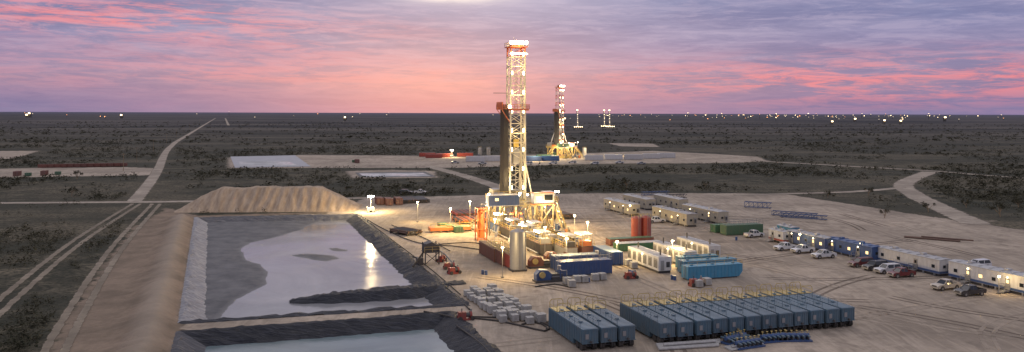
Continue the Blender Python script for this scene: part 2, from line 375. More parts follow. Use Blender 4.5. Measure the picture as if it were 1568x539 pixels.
bp=nd(nt,'ShaderNodeBump',{'Strength':.6,'Distance':.12,'Height':noise(nt,tc,.9,5,.7)}); nt.links.new(bp.outputs[0],b.inputs['Normal'])
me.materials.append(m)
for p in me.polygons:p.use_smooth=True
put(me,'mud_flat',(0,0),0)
a=Vector(G(712,436,-.4));c_=Vector(G(444,459,-.9)); vs=[];fs=[];K=60
d=(c_-a);nn=Vector((-d.y,d.x)).normalized()
for j in range(K+1):
    t=j/K; p=a.lerp(c_,t); w=4.4*(1-.7*t**4)*(1+.12*math.sin(j*.7)); p=p+nn*1.5*math.sin(t*3)
    hh=1.5*(1-.8*t**5)
    for s_,z in ((-1.25,-2.3),(-.75,-1.25),(-.28,-1.3+hh*1.1),(.25,-1.3+hh*1.05),(.75,-1.25),(1.25,-2.3)):
        jx=random.uniform(-.2,.2); vs.append((p.x+nn.x*w*s_,p.y+nn.y*w*s_+jx,z+jx*.7))
    if j: 
        for r in range(5): q=(j-1)*6+r; fs.append((q,q+1,q+7,q+6))
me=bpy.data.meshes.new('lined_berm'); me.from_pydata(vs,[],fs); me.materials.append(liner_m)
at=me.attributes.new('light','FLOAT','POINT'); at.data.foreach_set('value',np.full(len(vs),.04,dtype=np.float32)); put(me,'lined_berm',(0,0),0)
plin=M('distant_liner',(.38,.39,.42),.7,0,.25,.15,.15); dwat=watermat('distant_brine',(.44,.44,.44),.5)
sheet('distant_pond_liner',pp([(353,240),(452,238),(476,255),(360,257)]),.12,plin)
sheet('distant_pond_water',pp([(366,248),(440,247),(458,254),(368,255.5)]),.2,dwat)
sheet('distant_pond_liner',pp([(544,264.5),(651,263),(668,270.6),(552,272)]),.11,M('distant_liner_dark',(.06,.065,.07),.7,0,.25,.15,.2))
sheet('distant_pond_water',pp([(550,266),(648,265),(660,270),(558,271)]),.16,dwat)
ax=Vector(G(258,326));bx=Vector(G(548,324)); L=(bx-ax).length; ang=math.atan2(bx.y-ax.y,bx.x-ax.x)
gx=np.arange(-4,L+4,.5);gy=np.arange(-2,26,.5);GX,GY=np.meshgrid(gx,gy)
top=7.3*np.clip(GX/13,0,1)**.9*np.clip((L-GX)/14,0,1)**.9*(.92+.14*fbm(GX*.15,GX*0+3,6))
prof=np.clip(GY/10.5,0,1)*np.clip((25-GY)/9,0,1)
str_=.9*(np.abs(np.mod(GX+1.5*fbm(GX*.1,GY*.08,8)*3,3.4)-1.7)/1.7-.5)*np.clip(GY/3,0,1)*np.clip((12-GY)/3,0,1)
MZ=np.minimum(top*prof*1.0,top)+str_*np.clip(top/4,0,1)*.8+.6*(fbm(GX*.5,GY*.5,12)-.5)*prof-.15
ii=np.arange(GX.size).reshape(GX.shape); fc=np.stack([ii[:-1,:-1],ii[:-1,1:],ii[1:,1:],ii[1:,:-1]],-1).reshape(-1,4)
me=bpy.data.meshes.new('dirt_mound'); me.from_pydata(np.stack([GX,GY,MZ],-1).reshape(-1,3).tolist(),[],fc.tolist())
m,nt,b,out=newmat('loose_soil'); tc=nt.nodes.new('ShaderNodeTexCoord').outputs['Object']
mp=nd(nt,'ShaderNodeMapping',{0:tc}); mp.inputs['Scale'].default_value=(1,.2,.2)
c=mix(nt,ramp(nt,noise(nt,mp.outputs[0],.9,5,.6),[(.35,0),(.65,1)]),(.32,.235,.155),(.48,.37,.26)); nt.links.new(c,b.inputs['Base Color']); b.inputs['Roughness'].default_value=.95
bp=nd(nt,'ShaderNodeBump',{'Strength':.6,'Distance':.3,'Height':noise(nt,tc,1.2,5,.7)}); nt.links.new(bp.outputs[0],b.inputs['Normal'])
me.materials.append(m)
for p in me.polygons:p.use_smooth=True
put(me,'dirt_mound',ax,ang)
# ------------------------------------------------------------ materials
steel=M('galvanised_steel',(.34,.34,.34),.45,.3); dark=M('dark_steel',(.045,.045,.05),.6); black=M('black_rubber',(.02,.02,.02),.8,dirt=.35)
white=M('white_paint',(.66,.66,.65),.5,dirt=.3,var=.06); cream=M('beige_siding',(.44,.40,.31),.6,var=.08); roofg=M('pale_roof',(.46,.46,.46),.5,var=.14)
blue=M('blue_paint',(.025,.085,.24),.45); lblue=M('light_blue_paint',(.06,.27,.42),.5); orange=M('orange_paint',(.70,.18,.03),.5); red=M('red_paint',(.36,.045,.03),.5)
yellow=M('yellow_paint',(.60,.42,.08),.5); mustard=M('mustard_handrail',(.55,.40,.12),.5); green=M('green_paint',(.05,.15,.075),.5); oxide=M('red_oxide_paint',(.20,.065,.045),.6,dirt=.4)
tankc=M('frac_tank_paint',(.085,.165,.22),.45,var=.16,dirt=.35); tankt=M('frac_tank_roof_skylit',(.24,.32,.38),.5,dirt=.35); mast=M('mast_paint',(.78,.72,.56),.5,dirt=.1); mastr=M('mast_red_paint',(.60,.15,.05),.5); substeel=M('substructure_paint',(.26,.22,.13),.55,dirt=.3)  # tank roof is paler than the tank paint: sky light put into its colour
glass=M('dark_glass',(.02,.025,.03),.1,dirt=0); chrome=M('wheel_rim',(.5,.5,.5),.3,.8,dirt=.2); bag=M('white_sacks',(.48,.47,.44),.8,var=.3,scale=3,dirt=.3); wood=M('pallet_wood',(.3,.22,.13),.9)
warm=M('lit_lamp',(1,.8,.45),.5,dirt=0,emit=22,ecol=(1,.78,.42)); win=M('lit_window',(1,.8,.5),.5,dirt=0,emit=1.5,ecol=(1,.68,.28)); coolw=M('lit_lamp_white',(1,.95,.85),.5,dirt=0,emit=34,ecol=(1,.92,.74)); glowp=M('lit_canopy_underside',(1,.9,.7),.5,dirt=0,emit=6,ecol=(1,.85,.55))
tail=M('tail_light',(.4,.01,.01),.3,dirt=0); rust=M('rusty_pipe',(.16,.09,.06),.7)
dist=M('distant_lamp',(1,.8,.5),.5,dirt=0,emit=7,ecol=(1,.74,.42)); distr=M('distant_lamp_red',(1,.3,.1),.5,dirt=0,emit=5,ecol=(1,.4,.15)); distd=M('distant_lamp_dim',(1,.8,.5),.5,dirt=0,emit=2,ecol=(1,.76,.5))
for q in (dist,distr,distd,win,warm): q.cycles.emission_sampling='NONE'
# ------------------------------------------------------------ frac tank
def frac():
    b=MB(); W=2.38;L=13.0
    b.box(0,W,3.2,L,.35,3.05,tankc); b.box(0,W,0,3.2,1.05,3.05,tankc); b.box(.04,W-.04,.04,L-.04,3.05,3.1,tankt)
    y=.3
    while y<L-.1:
        z0=1.1 if y<3.2 else .45
        for x in (-.07,W): b.box(x,x+.07,y,y+.14,z0,2.95,tankc)
        b.box(.05,W-.05,y,y+.07,3.1,3.15,tankc); y+=.62
    for x in np.linspace(.1,W-.2,6): b.box(x,x+.1,-.06,0,1.1,3.0,tankc)
    for z in (1.1,2.95): b.box(-.07,W+.07,-.09,-.06,z-.06,z+.06,tankc)
    for y in (.75,1.95):
        for x in (.05,.38,1.72,2.05): b.cyl((x,y,.5),(x+.28,y,.5),.5,black,12)
        b.cyl((.1,y,.5),(2.3,y,.5),.12,dark,6)
    b.box(.6,.75,.1,3.2,.75,1.05,dark); b.box(1.65,1.8,.1,3.2,.75,1.05,dark)
    b.box(.2,.3,L,L+1.2,.4,.6,dark); b.box(2.1,2.2,L,L+1.2,.4,.6,dark); b.box(.2,2.2,L+1.2,L+1.4,.3,.7,dark)
    for yy in (3.5,7,10.5): b.cyl((1.2,yy,3.1),(1.2,yy,3.35),.32,tankc,10)
    b.box(.1,2.3,L-3.2,L-.2,3.16,3.2,mustard)
    for yy in (L-3.2,L-.2):
        b.tube([(.12,yy,3.2),(.12,yy,4.05),(.4,yy,4.4),(2.0,yy,4.4),(2.28,yy,4.05),(2.28,yy,3.2)],.055,mustard,5)
    for x in (.12,2.28): b.tube([(x,L-3.2,3.75),(x,L-.2,3.75)],.045,mustard,5)
    b.rail([(.15,1.2,3.1),(.15,L-4,3.1)],tankc,.9,2.2,.05)
    for k in range(9): b.box(.9,1.5,L+.05,L+.1,.6+.3*k,.64+.3*k,mustard)
    for x in (.88,1.5): b.beam((x,L+.08,.5),(x,L+.08,4.1),.05,mustard)
    b.cyl((1.2,-.3,1.3),(1.2,-.09,1.3),.16,dark,8); b.box(.4,.9,-.12,-.09,1.7,2.4,steel)
    return b.mesh('frac_tank')
fm=frac(); P0=G(1013,529)
for i in range(12): put(fm,'frac_tank',(P0[0]+U[0]*2.83*i+V[0]*random.uniform(-.25,.25),P0[1]+U[1]*2.83*i+V[1]*random.uniform(-.25,.25)),A+random.uniform(-.01,.01))
P1=G(893,539)
for i in range(3): put(fm,'frac_tank',(P1[0]+U[0]*2.83*i,P1[1]+U[1]*2.83*i),A+random.uniform(-.01,.01))
# ------------------------------------------------------------ containers / trailers
def container(lu,lv,h,m,top=None,door=True,name='shipping_container',rails=None):
    b=MB(); top=top or m
    b.box(0,lu,0,lv,.15,h-.05,m)
    b.box(.05,lu-.05,.05,lv-.05,h-.05,h,top)
    for x in (0,lu-.12):
        for y in (0,lv-.12): b.box(x-.03,x+.15,y-.03,y+.15,0,h+.03,m)
    for x in np.arange(.4,lu-.3,.55): b.box(x,x+.25,-.05,0,.3,h-.2,m)
    for y in np.arange(.4,lv-.3,.55): b.box(-.05,0,y,y+.25,.3,h-.2,m); b.box(lu,lu+.05,y,y+.25,.3,h-.2,m)
    if lu>lv:
        for x in np.arange(.4,lu-.3,.9): b.box(x,x+.4,.1,lv-.1,h,h+.03,top)
    else:
        for y in np.arange(.4,lv-.3,.9): b.box(.1,lu-.1,y,y+.4,h,h+.03,top)
    if door:
        if lu<=lv:
            for x in (.35,.8,lu-.8,lu-.35): b.cyl((x,-.09,.25),(x,-.09,h-.2),.03,steel,6)
        else:
            for y in (.5,lv-.5): b.cyl((-.09,y,.25),(-.09,y,h-.2),.03,steel,6)
    if rails: b.rail([(0,0,h),(lu,0,h),(lu,lv,h),(0,lv,h),(0,0,h)],rails)
    return b.mesh(name)
def trailer(lu,lv,h,wall,roof,lit=(),name='office_trailer',stripe=None,nwin=4,ac=True,wheels=True):
    b=MB(); z0=.55
    b.box(0,lu,0,lv,z0,h,wall)
    b.prism([(-.12,h),(lu+.12,h),(lu+.12,h+.08),(lu/2,h+.28),(-.12,h+.08)],-.12,lv+.12,roof,'y')
    for y in np.arange(.6,lv,1.22): b.box(-.02,0,y,y+.04,z0,h,wall)
    for y in np.arange(1.2,lv,2.4): b.box(.1,lu-.1,y,y+.06,h+.2,h+.31,roof)
    b.box(.3,lu-.3,.4,lv-.4,.05,z0,dark)
    if wheels:
        for y in (lv*.45,lv*.45+1): 
            for x in (.05,lu-.3): b.cyl((x,y,.4),(x+.25,y,.4),.4,black,12)
    for y in np.arange(1.2,lv-.5,2.8): b.box(.02,.3,y,y+.3,0,z0,steel)
    if stripe: b.box(-.035,-.02,0,lv,z0+.05,z0+.5,stripe); b.box(0,lu,-.03,-.01,z0+.05,z0+.5,stripe)
    ys_=np.linspace(1.0,lv-2.2,nwin)
    for i,y in enumerate(ys_):
        if i%3==1:
            b.box(-.06,-.03,y,y+.95,z0+.05,z0+2.1,steel); b.box(-.075,-.06,y+.2,y+.75,z0+1.2,z0+1.8,win if i in lit else glass)
            b.box(-1.3,-.1,y-.1,y+1.1,.35,.45,steel)
            for k in range(2): b.box(-1.6-.3*k,-1.3-.3*k,y-.1,y+1.1,.25-.12*k,.3-.12*k,steel)
            b.rail([(-1.3,y+1.1,.45),(-.1,y+1.1,.45)],steel); b.rail([(-1.3,y-.1,.45),(-.1,y-.1,.45)],steel)
            if lit: b.box(-.14,-.03,y+.38,y+.58,z0+2.2,z0+2.3,warm)
        else:
            b.box(-.05,-.02,y+.05,y+.95,z0+1.0,z0+1.75,roof); b.box(-.065,-.05,y+.1,y+.9,z0+1.05,z0+1.7,win if i in lit else glass)
    b.box(lu*.3,lu*.3+.7,-.05,-.02,z0+1.1,z0+1.7,glass)
    if ac:
        b.box(lu*.6,lu*.6+.8,-.45,-.02,z0+.5,z0+2.0,steel); b.box(lu*.6+.1,lu*.6+.7,-.47,-.45,z0+.7,z0+1.7,dark)
        b.box(lu*.35,lu*.65,lv*.3,lv*.3+.9,h+.2,h+.6,roof); b.box(lu*.35,lu*.65,lv*.75,lv*.75+.9,h+.2,h+.6,roof)
    b.beam((lu/2-.6,lv,.5),(lu/2,lv+1.6,.5),.12,dark); b.beam((lu/2+.6,lv,.5),(lu/2,lv+1.6,.5),.12,dark)
    return b.mesh(name)
put(trailer(3.6,20,3.6,cream,roofg,(0,3),nwin=6),'office_trailer',G(965,331))
put(trailer(3.6,18,3.6,cream,roofg,(),nwin=5),'office_trailer',G(990,322))
put(trailer(3.6,21,3.7,cream,roofg,(2,),nwin=6),'office_trailer',G(1052,348))
put(trailer(3.6,21,3.7,cream,roofg,(1,),nwin=6),'office_trailer',G(1100,344))
put(trailer(3.6,18,3.6,cream,roofg,(),nwin=5),'office_trailer',G(1040,322))
put(trailer(2.6,6,3.0,white,roofg,(),nwin=2,stripe=red,name='utility_trailer'),'utility_trailer',G(1200,374))
put(trailer(2.6,6,2.9,lblue,roofg,(),nwin=2,name='utility_trailer'),'utility_trailer',G(1212,366))
put(trailer(3.1,14,3.3,blue,roofg,(0,1,3),nwin=5),'office_trailer',G(1264,387))
put(trailer(3.1,14.5,3.3,blue,blue,(0,2,4),nwin=5),'office_trailer',G(1336,402))
put(trailer(3.2,17,3.3,white,roofg,(),nwin=4,stripe=blue),'office_trailer',G(1439,424))
put(trailer(3.4,17.5,3.5,white,roofg,(1,3,4),nwin=6,stripe=blue),'office_trailer',G(1577,456))
def genhouse(lu,lv,h):
    b=MB(); b.box(0,lu,0,lv,.5,h,white); b.box(-.06,lu+.06,-.06,lv+.06,h,h+.08,white); b.box(.1,lu-.1,.2,lv-.2,.02,.5,dark)
    for y in np.arange(.5,lv-1,2.4):
        b.box(.4,lu-.4,y,y+1.6,h+.08,h+.14,steel); b.box(-.04,0,y,y+1.5,1.0,h-.4,steel)
        for k in range(6): b.box(-.07,-.04,y+.08,y+1.42,1.1+.26*k,1.2+.26*k,dark)
    b.cyl((lu/2,2,h),(lu/2,2,h+1.3),.16,dark,8); b.cyl((lu/2,lv-2,h),(lu/2,lv-2,h+1.3),.16,dark,8)
    b.box(.5,1.3,-.05,-.01,.6,2.6,steel); b.box(1.8,2.6,-.06,-.01,1.2,2.3,dark); b.cyl((lu+.5,3,.3),(lu+.5,3,1.0),.3,blue,10)
    b.box(-.15,0,lv*.5,lv*.5+.3,h-.5,h-.35,warm); b.box(lu,lu+.15,lv*.3,lv*.3+.3,h-.5,h-.35,warm)
    return b.mesh('generator_house')
gh=genhouse(3.0,14,3.3)
for i,(x,y) in enumerate([(1009,419),(1049,410),(1086,400)]): put(gh,'generator_house',G(x,y))
def bluetank(lu,m=lblue):
    b=MB(); h=2.7
    b.prism([(0,.25),(lu-.8,.25),(lu,1.2),(lu,h),(.0,h)],0,2.5,m,'y')
    for x in np.arange(.4,lu-.3,.8): b.box(x,x+.12,-.06,0,.35,h-.05,m)
    for x in np.arange(.4,lu-.3,1.6): b.box(x,x+.1,0,2.5,h,h+.05,m)
    b.box(-.05,lu+.05,-.08,-.06,h-.12,h,m)
    for k in range(8): b.box(-.12,-.06,.8,1.4,.4+.3*k,.44+.3*k,steel)
    for y in (.78,1.4): b.beam((-.1,y,.3),(-.1,y,3.4),.05,steel)
    for x in (1.5,lu/2,lu-1.5): b.cyl((x,1.25,h),(x,1.25,h+.25),.35,m,10)
    b.rail([(.1,.1,h),(lu-.1,.1,h)],mustard,.9,2.0,.05)
    b.box(.3,lu-1.2,.1,.4,.02,.25,dark); b.box(.3,lu-1.2,2.1,2.4,.02,.25,dark)
    return b.mesh('water_tank')
bt=bluetank(12.5); put(bt,'water_tank',G(1054,430)); put(bt,'water_tank',G(1048,421)); put(bluetank(9),'water_tank',G(1044,414))
put(container(11.5,2.6,2.9,blue,blue,rails=steel),'shipping_container',G(858,424)); put(container(10,2.6,2.9,blue,tankt),'shipping_container',G(850,414))
put(container(3,9,2.9,blue,tankt),'shipping_container',G(935,407))
put(container(12,3,1.9,green,roofg,door=False),'storage_tank',G(948,386)); put(container(12,2.6,1.7,oxide,green,door=False),'storage_tank',G(935,377))
put(container(11.5,3,2.7,green,green,rails=steel),'storage_tank',G(1113,361)); put(container(6,2.6,2.2,green,green),'storage_tank',G(1096,357))
for k,(x,y,mm) in enumerate([(757,402,oxide),(770,408,oxide),(782,413,red)]): put(container(2.8,12,2.9,mm,rust,rails=mustard if k else None,name='mud_tank'),'mud_tank',G(x,y))
gb=container(2.4,3,1.7,green); 
for x,y in ((674,352),(685,355),(697,357)): put(gb,'waste_bin',G(x,y))
rb=container(2.4,6,2.4,oxide); 
for x,y in ((578,314),(592,315),(607,314)): put(rb,'shipping_container',G(x,y))
def silo(r,h,m):
    b=MB(); b.cyl((0,0,.4),(0,0,h),r,m,24); b.cyl((0,0,h),(0,0,h+.5),r,m,24,r2=r*.3)
    for z in np.arange(1,h,1.4): b.cyl((0,0,z),(0,0,z+.08),r+.05,m,24)
    b.box(-r,r,-r,r,0,.4,dark)
    for k in range(int(h/.35)): b.box(-.25,.25,-r-.2,-r-.15,.5+.35*k,.54+.35*k,steel)
    for x in (-.27,.27): b.beam((x,-r-.17,.4),(x,-r-.17,h+.9),.05,steel)
    b.tube([(r*math.cos(t),r*math.sin(t),h+.9) for t in np.linspace(0,6.283,13)],.035,mustard,5)
    for t in np.linspace(0,6.283,9)[:-1]: b.beam((r*math.cos(t),r*math.sin(t),h),(r*math.cos(t),r*math.sin(t),h+.9),.05,mustard)
    b.tube([(r+.2,0,.3),(r+.2,0,h+.2),(0,0,h+.5)],.1,steel,6)
    return b.mesh('storage_silo')
put(silo(1.6,8.2,steel),'storage_silo',G(793,414)); sr=silo(1.35,5.8,red); put(sr,'storage_silo',G(975,368)); put(sr,'storage_silo',G(989,367))
# ------------------------------------------------------------ rig
def build_rig(name,mc,mr,sub,dog=blue,stripe=False):
    b=MB(); hw=2.05;hd=1.75;z0=8.3;zt=51.5
    for sx in (-5.4,5.4):
        b.box(sx-.7,sx+.7,-8,8,0,1.1,sub); b.box(sx-.6,sx+.6,-8,8,7.0,8.0,sub)
        for y in (-7,-2.5,2.5,7): b.beam((sx,y,1.1),(sx,y,7),.45,sub)
        for y0,y1 in ((-7,-2.5),(2.5,7)): b.beam((sx,y0,1.1),(sx,y1,7),.25,sub); b.beam((sx,y1,1.1),(sx,y0,7),.25,sub)
    for y in (-7.5,7): b.beam((-5.4,y,7.4),(5.4,y,7.4),.5,sub); b.beam((-5.4,y,.6),(5.4,y,.6),.4,sub)
    b.beam((-5.4,-7.5,1.1),(0,-7.5,7.2),.22,sub); b.beam((5.4,-7.5,1.1),(0,-7.5,7.2),.22,sub)
    b.box(-6.6,6.6,-8,8,8.0,8.3,sub)
    b.cyl((0,0,.3),(0,0,2.2),.75,mr,14); b.cyl((0,0,2.2),(0,0,3.2),1.0,dark,14); b.cyl((0,0,3.2),(0,0,5.2),.7,mr,14); b.cyl((0,0,5.2),(0,0,8),.3,steel,10)
    for z in (1.2,2.7,4.3): b.box(-1.9,1.9,-.35,.35,z-.3,z+.3,mr)
    b.rail([(-6.6,-8,8.3),(-6.6,8,8.3),(6.6,8,8.3),(6.6,-8,8.3)],yellow); b.rail([(-2,-8,8.3),(1.5,-8,8.3)],yellow)
    b.box(-11.2,-2.6,-10.8,-8.1,8.0,10.7,dog); b.box(-11.3,-2.5,-10.9,-8.0,10.7,10.85,white); b.box(-11.25,-2.55,-10.85,-8.05,7.8,8.0,white)
    for x in np.arange(-10.9,-3,.7): b.box(x,x+.3,-10.85,-10.8,8.1,10.5,dog)
    b.box(-9.4,-8.4,-10.9,-10.86,9.3,10.0,win)
    for x in (-10.8,-6.9,-3): b.beam((x,-10.4,0),(x,-10.4,7.8),.3,sub); b.beam((x,-8.4,0),(x,-8.4,7.8),.3,sub)
    b.beam((-10.8,-10.4,.2),(-6.9,-10.4,7.8),.18,sub); b.beam((-3,-10.4,.2),(-6.9,-10.4,7.8),.18,sub)
    b.rail([(-11.2,-10.8,10.85),(-2.6,-10.8,10.85)],yellow,.9)
    b.box(-9,-5,-7.8,-5.2,8.3,10.9,dog)
    b.box(1.8,7.6,-10.6,-8.1,8.1,10.9,white); b.box(1.7,7.7,-10.7,-8,10.9,11.05,orange); b.box(2.2,4.0,-10.66,-10.61,9.2,10.3,win); b.box(4.8,7.2,-10.66,-10.61,9.0,10.5,glass)
    b.box(1.6,7.9,-10.9,-8,7.75,8.0,orange)
    for x in (2,7.4): b.beam((x,-10.4,0),(x,-10.4,7.8),.28,sub)
    b.beam((2,-10.4,.3),(7.4,-10.4,7.5),.16,sub); b.box(6.7,10.5,-6.5,-1,8.0,8.2,sub); b.rail([(6.7,-6.5,8.2),(10.5,-6.5,8.2),(10.5,-1,8.2)],yellow); b.box(7,10,-5,-1.6,8.2,10.7,white); b.box(7.2,9.0,-5.05,-5.0,9,10.0,win)
    for x in (7,10.2): b.beam((x,-6.2,0),(x,-6.2,8),.25,sub)
    for x in (8.6,9.8): b.beam((x,-6.5,8.1),(x,-15.5,.1),.12,sub,.35); b.beam((x,-6.5,9.2),(x,-15.5,1.2),.07,yellow); b.beam((x,-6.5,8.7),(x,-15.5,.7),.06,yellow)
    for k in range(26): t=k/26; b.box(8.6,9.8,-6.5-9*t-.15,-6.5-9*t+.15,8.0-8*t,8.05-8*t,steel)
    b.box(-3,3,3.8,7.4,8.3,10.6,steel); b.cyl((-2.2,3.2,9.4),(2.2,3.2,9.4),.9,dark,14); b.box(-5.8,-3.4,3,7,8.3,11,steel)
    for x,y,z in ((-1.6,-8.1,10.4),(.8,-8.1,10.4),(8,-10.7,11.3),(-11.2,-11,11.2),(10.5,-6.6,10.8),(-2.4,-11,11.2)):
        b.box(x-.22,x+.22,y-.1,y+.08,z-.18,z+.18,coolw); b.beam((x,y+.15,8.3),(x,y+.15,z),.07,steel)
    n=16; zs=[z0+(zt-z0)*i/n for i in range(n+1)]
    def mcol(i): return mr if (i>=n-1 or (stripe and i%2)) else mc
    for i in range(n):
        m_=mcol(i);za,zb=zs[i],zs[i+1]; f0=1+.12*(1-i/n); f1=1+.12*(1-(i+1)/n)
        for sx in(-1,1):
            for sy in(-1,1): b.beam((sx*hw*f0,sy*hd*f0,za),(sx*hw*f1,sy*hd*f1,zb),.36,m_)
            b.beam((sx*hw*f0,-hd*f0,za),(sx*hw*f1,hd*f1,zb),.15,m_); b.beam((sx*hw*f1,-hd*f1,zb),(sx*hw*f1,hd*f1,zb),.2,m_)
        b.beam((-hw*f0,hd*f0,za),(0,hd*f0,(za+zb)/2),.14,m_); b.beam((hw*f0,hd*f0,za),(0,hd*f0,(za+zb)/2),.14,m_)
        b.beam((0,hd*f0,(za+zb)/2),(-hw*f1,hd*f1,zb),.14,m_); b.beam((0,hd*f0,(za+zb)/2),(hw*f1,hd*f1,zb),.14,m_); b.beam((-hw*f1,hd*f1,zb),(hw*f1,hd*f1,zb),.18,m_)
        if i>3: b.beam((-hw*f0,-hd*f0,za),(hw*f1,-hd*f1,zb),.12,m_) if i%2 else b.beam((hw*f0,-hd*f0,za),(-hw*f1,-hd*f1,zb),.12,m_)
        if i>3: b.beam((-hw*f1,-hd*f1,zb),(hw*f1,-hd*f1,zb),.16,m_)
        if i%2==1:
            for sx in(-1,1): b.box(sx*hw*.82-.1,sx*hw*.82+.1,-hd-.1,-hd+.15,za+.3,za+1.3,warm)
    for sx in (-1,1): b.beam((sx*3.2,6.5,8.3),(sx*2.1,1.9,22),.45,mc); b.beam((sx*3.4,-5,8.3),(sx*2.2,-1.9,19),.3,mc)
    b.beam((-3.2,6.5,8.5),(3.2,6.5,8.5),.3,mc)
    b.cyl((hw+.5,hd,8.3),(hw+.5,hd,40),.12,steel,6); b.beam((hw+.4,0,8.3),(hw+.4,0,zt),.28,mc); 
    for x in (-.35,-.12,.12,.35): b.beam((x,0,25),(x,0,zt),.045,dark)
    b.box(-.75,.75,-.5,.5,23.2,25.4,yellow); b.box(-.9,.9,-.7,.7,18.5,22.8,steel); b.cyl((0,0,8.3),(0,0,18.5),.12,steel,8)
    b.tube([(hw,.8,30),(hw+.5,-.6,22),(1.6,-1,14),(.9,-.6,19)],.09,black,6)
    b.box(-2.7,2.7,-2.4,2.4,zt,zt+.25,mr); b.rail([(-2.7,-2.4,zt+.25),(2.7,-2.4,zt+.25),(2.7,2.4,zt+.25),(-2.7,2.4,zt+.25),(-2.7,-2.4,zt+.25)],yellow,1.1)
    b.cyl((-1.2,0,zt+1.1),(1.2,0,zt+1.1),.9,mr,16); b.box(-1.5,-1.3,-1,1,zt+.25,zt+1.8,mr); b.box(1.3,1.5,-1,1,zt+.25,zt+1.8,mr)
    b.beam((0,1.8,zt),(0,1.8,zt+3.0),.08,steel)
    for x in (-2.2,-1.1,0,1.1,2.2): b.box(x-.35,x+.35,-2.62,-2.42,zt+.8,zt+1.7,coolw)
    b.box(-2.5,2.5,-2.5,-2.3,zt-2.0,zt-1.7,warm)
    zr=34
    b.box(-5,-2.2,-2.6,2.6,zr,zr+.15,mr); b.box(2.2,3.2,-2.6,2.6,zr,zr+.15,mr); b.rail([(-5,-2.6,zr),(-5,2.6,zr),(-2.2,2.6,zr)],mr,1.3,sp=.9,w=.12); b.rail([(-5,-2.6,zr),(3.2,-2.6,zr),(3.2,2.6,zr)],mr,1.3,sp=.9,w=.12)
    b.box(-5,-4.6,-2.6,2.6,zr-.2,zr+2.0,mr); b.box(-3,3,-2.65,-2.5,zr-.4,zr+.1,mr); b.beam((-7,-1,zr+4.5),(-2,-1,zr+4.5),.15,dark); b.beam((-5,2.4,zr),(-2.2,1.7,zr-4),.2,mr); b.beam((-5,-2.4,zr),(-2.2,-1.7,zr-4),.2,mr); b.box(-3.1,-2.3,-2.7,-2.6,zr+.3,zr+1.1,warm)
    for x in np.linspace(-4.1,-2.85,6):
        for y in np.linspace(-1.8,1.8,9):
            j=random.uniform(-.03,.03); b.cyl((x+j,y,8.3),(x*.98,y*.98,34.8+random.uniform(-.5,.5)),.085,dark,5)
    b.box(-6.7,-6.5,-1.6,1.6,8.3,9.4,orange)
    for y in (-1.3,1.3): b.beam((-6.6,y,8.1),(-13.5,y,1.3),.25,sub)
    for t in np.linspace(0,1,14): b.beam((-6.6-6.9*t,-1.3,8.1-6.8*t),(-6.6-6.9*t,1.3,8.1-6.8*t),.2,sub)
    b.box(-25,-13.5,-1.5,1.5,.5,1.4,orange); b.rail([(-25,-1.5,1.4),(-13.5,-1.5,1.4)],yellow)
    for x in np.arange(-24.5,-13,2.2): b.box(x,x+.3,-1.6,1.6,0,.5,sub)
    rr=random.Random(3)
    for k in range(54):
        x=rr.uniform(-13,12);y=rr.uniform(-18,6); w=rr.uniform(.4,1.5);d=rr.uniform(.4,1.5);h=rr.uniform(.5,2.4)
        if abs(x)<2.2 and abs(y)<2:continue
        b.box(x,x+w,y,y+d,.08,h,rr.choice([sub,steel,steel,dark,orange,mustard,dark,dark,blue])); b.box(x-.1,x+w+.1,y-.1,y+d+.1,0,.08,dark); b.cyl((x+w/2,y+d/2,h),(x+w/2,y+d/2,h+rr.uniform(.2,.8)),.15,steel,8)
    for k in range(10):
        x=rr.uniform(-8,8);y=rr.uniform(-12,-8.5); b.tube([(x,y,.3),(x+rr.uniform(-2,2),y,3),(x+rr.uniform(-1,1),y+2,7.5)],.1,black,6)
    return b.mesh(name)
O=G(790,350)
rig=put(build_rig('drilling_rig',mast,mastr,substeel),'drilling_rig',O)
LC=(1,.70,.30); LM=(1,.74,.36)
for p,e,lc in (((0,-3,4.5),3200,LC),((-6,-6,6.5),2800,LC),((5,-12,6.5),4200,LC),((-12,-8,7),5600,LC),((-4.2,-4.5,14),1100,LM),((4.5,-5,13.5),1200,LM),((12,-3,7),5600,LC),((0,10,7),4600,LC),((-20,-4,7),5600,LC),
            ((0,-3.2,17),520,LC),((0,-3.2,27),520,LC),((0,-3.2,38),520,LC),((0,-3.0,46),520,LC),((0,-4.2,52.8),900,LM),((0,0,53.8),300,LM),((-3.6,-3.6,37.5),200,LM)): lamp(p,e,lc,.3,rig)
RO=G(857,241)
rig2=put(build_rig('drilling_rig',white,mastr,mustard,green,True),'drilling_rig',RO,A+.5)
for p,e in (((0,-12,7),6000),((-10,-5,7),5500),((12,-8,8),5500),((0,-5,14),2500),((0,-3,25),1200),((0,-3,38),1200),((0,-4,52.5),1500),((-24,-14,7),10000),((26,-10,7),10000),((50,-16,7),9000),((-50,-20,7),8000)): lamp(p,e,(1,.78,.46),.5,rig2)
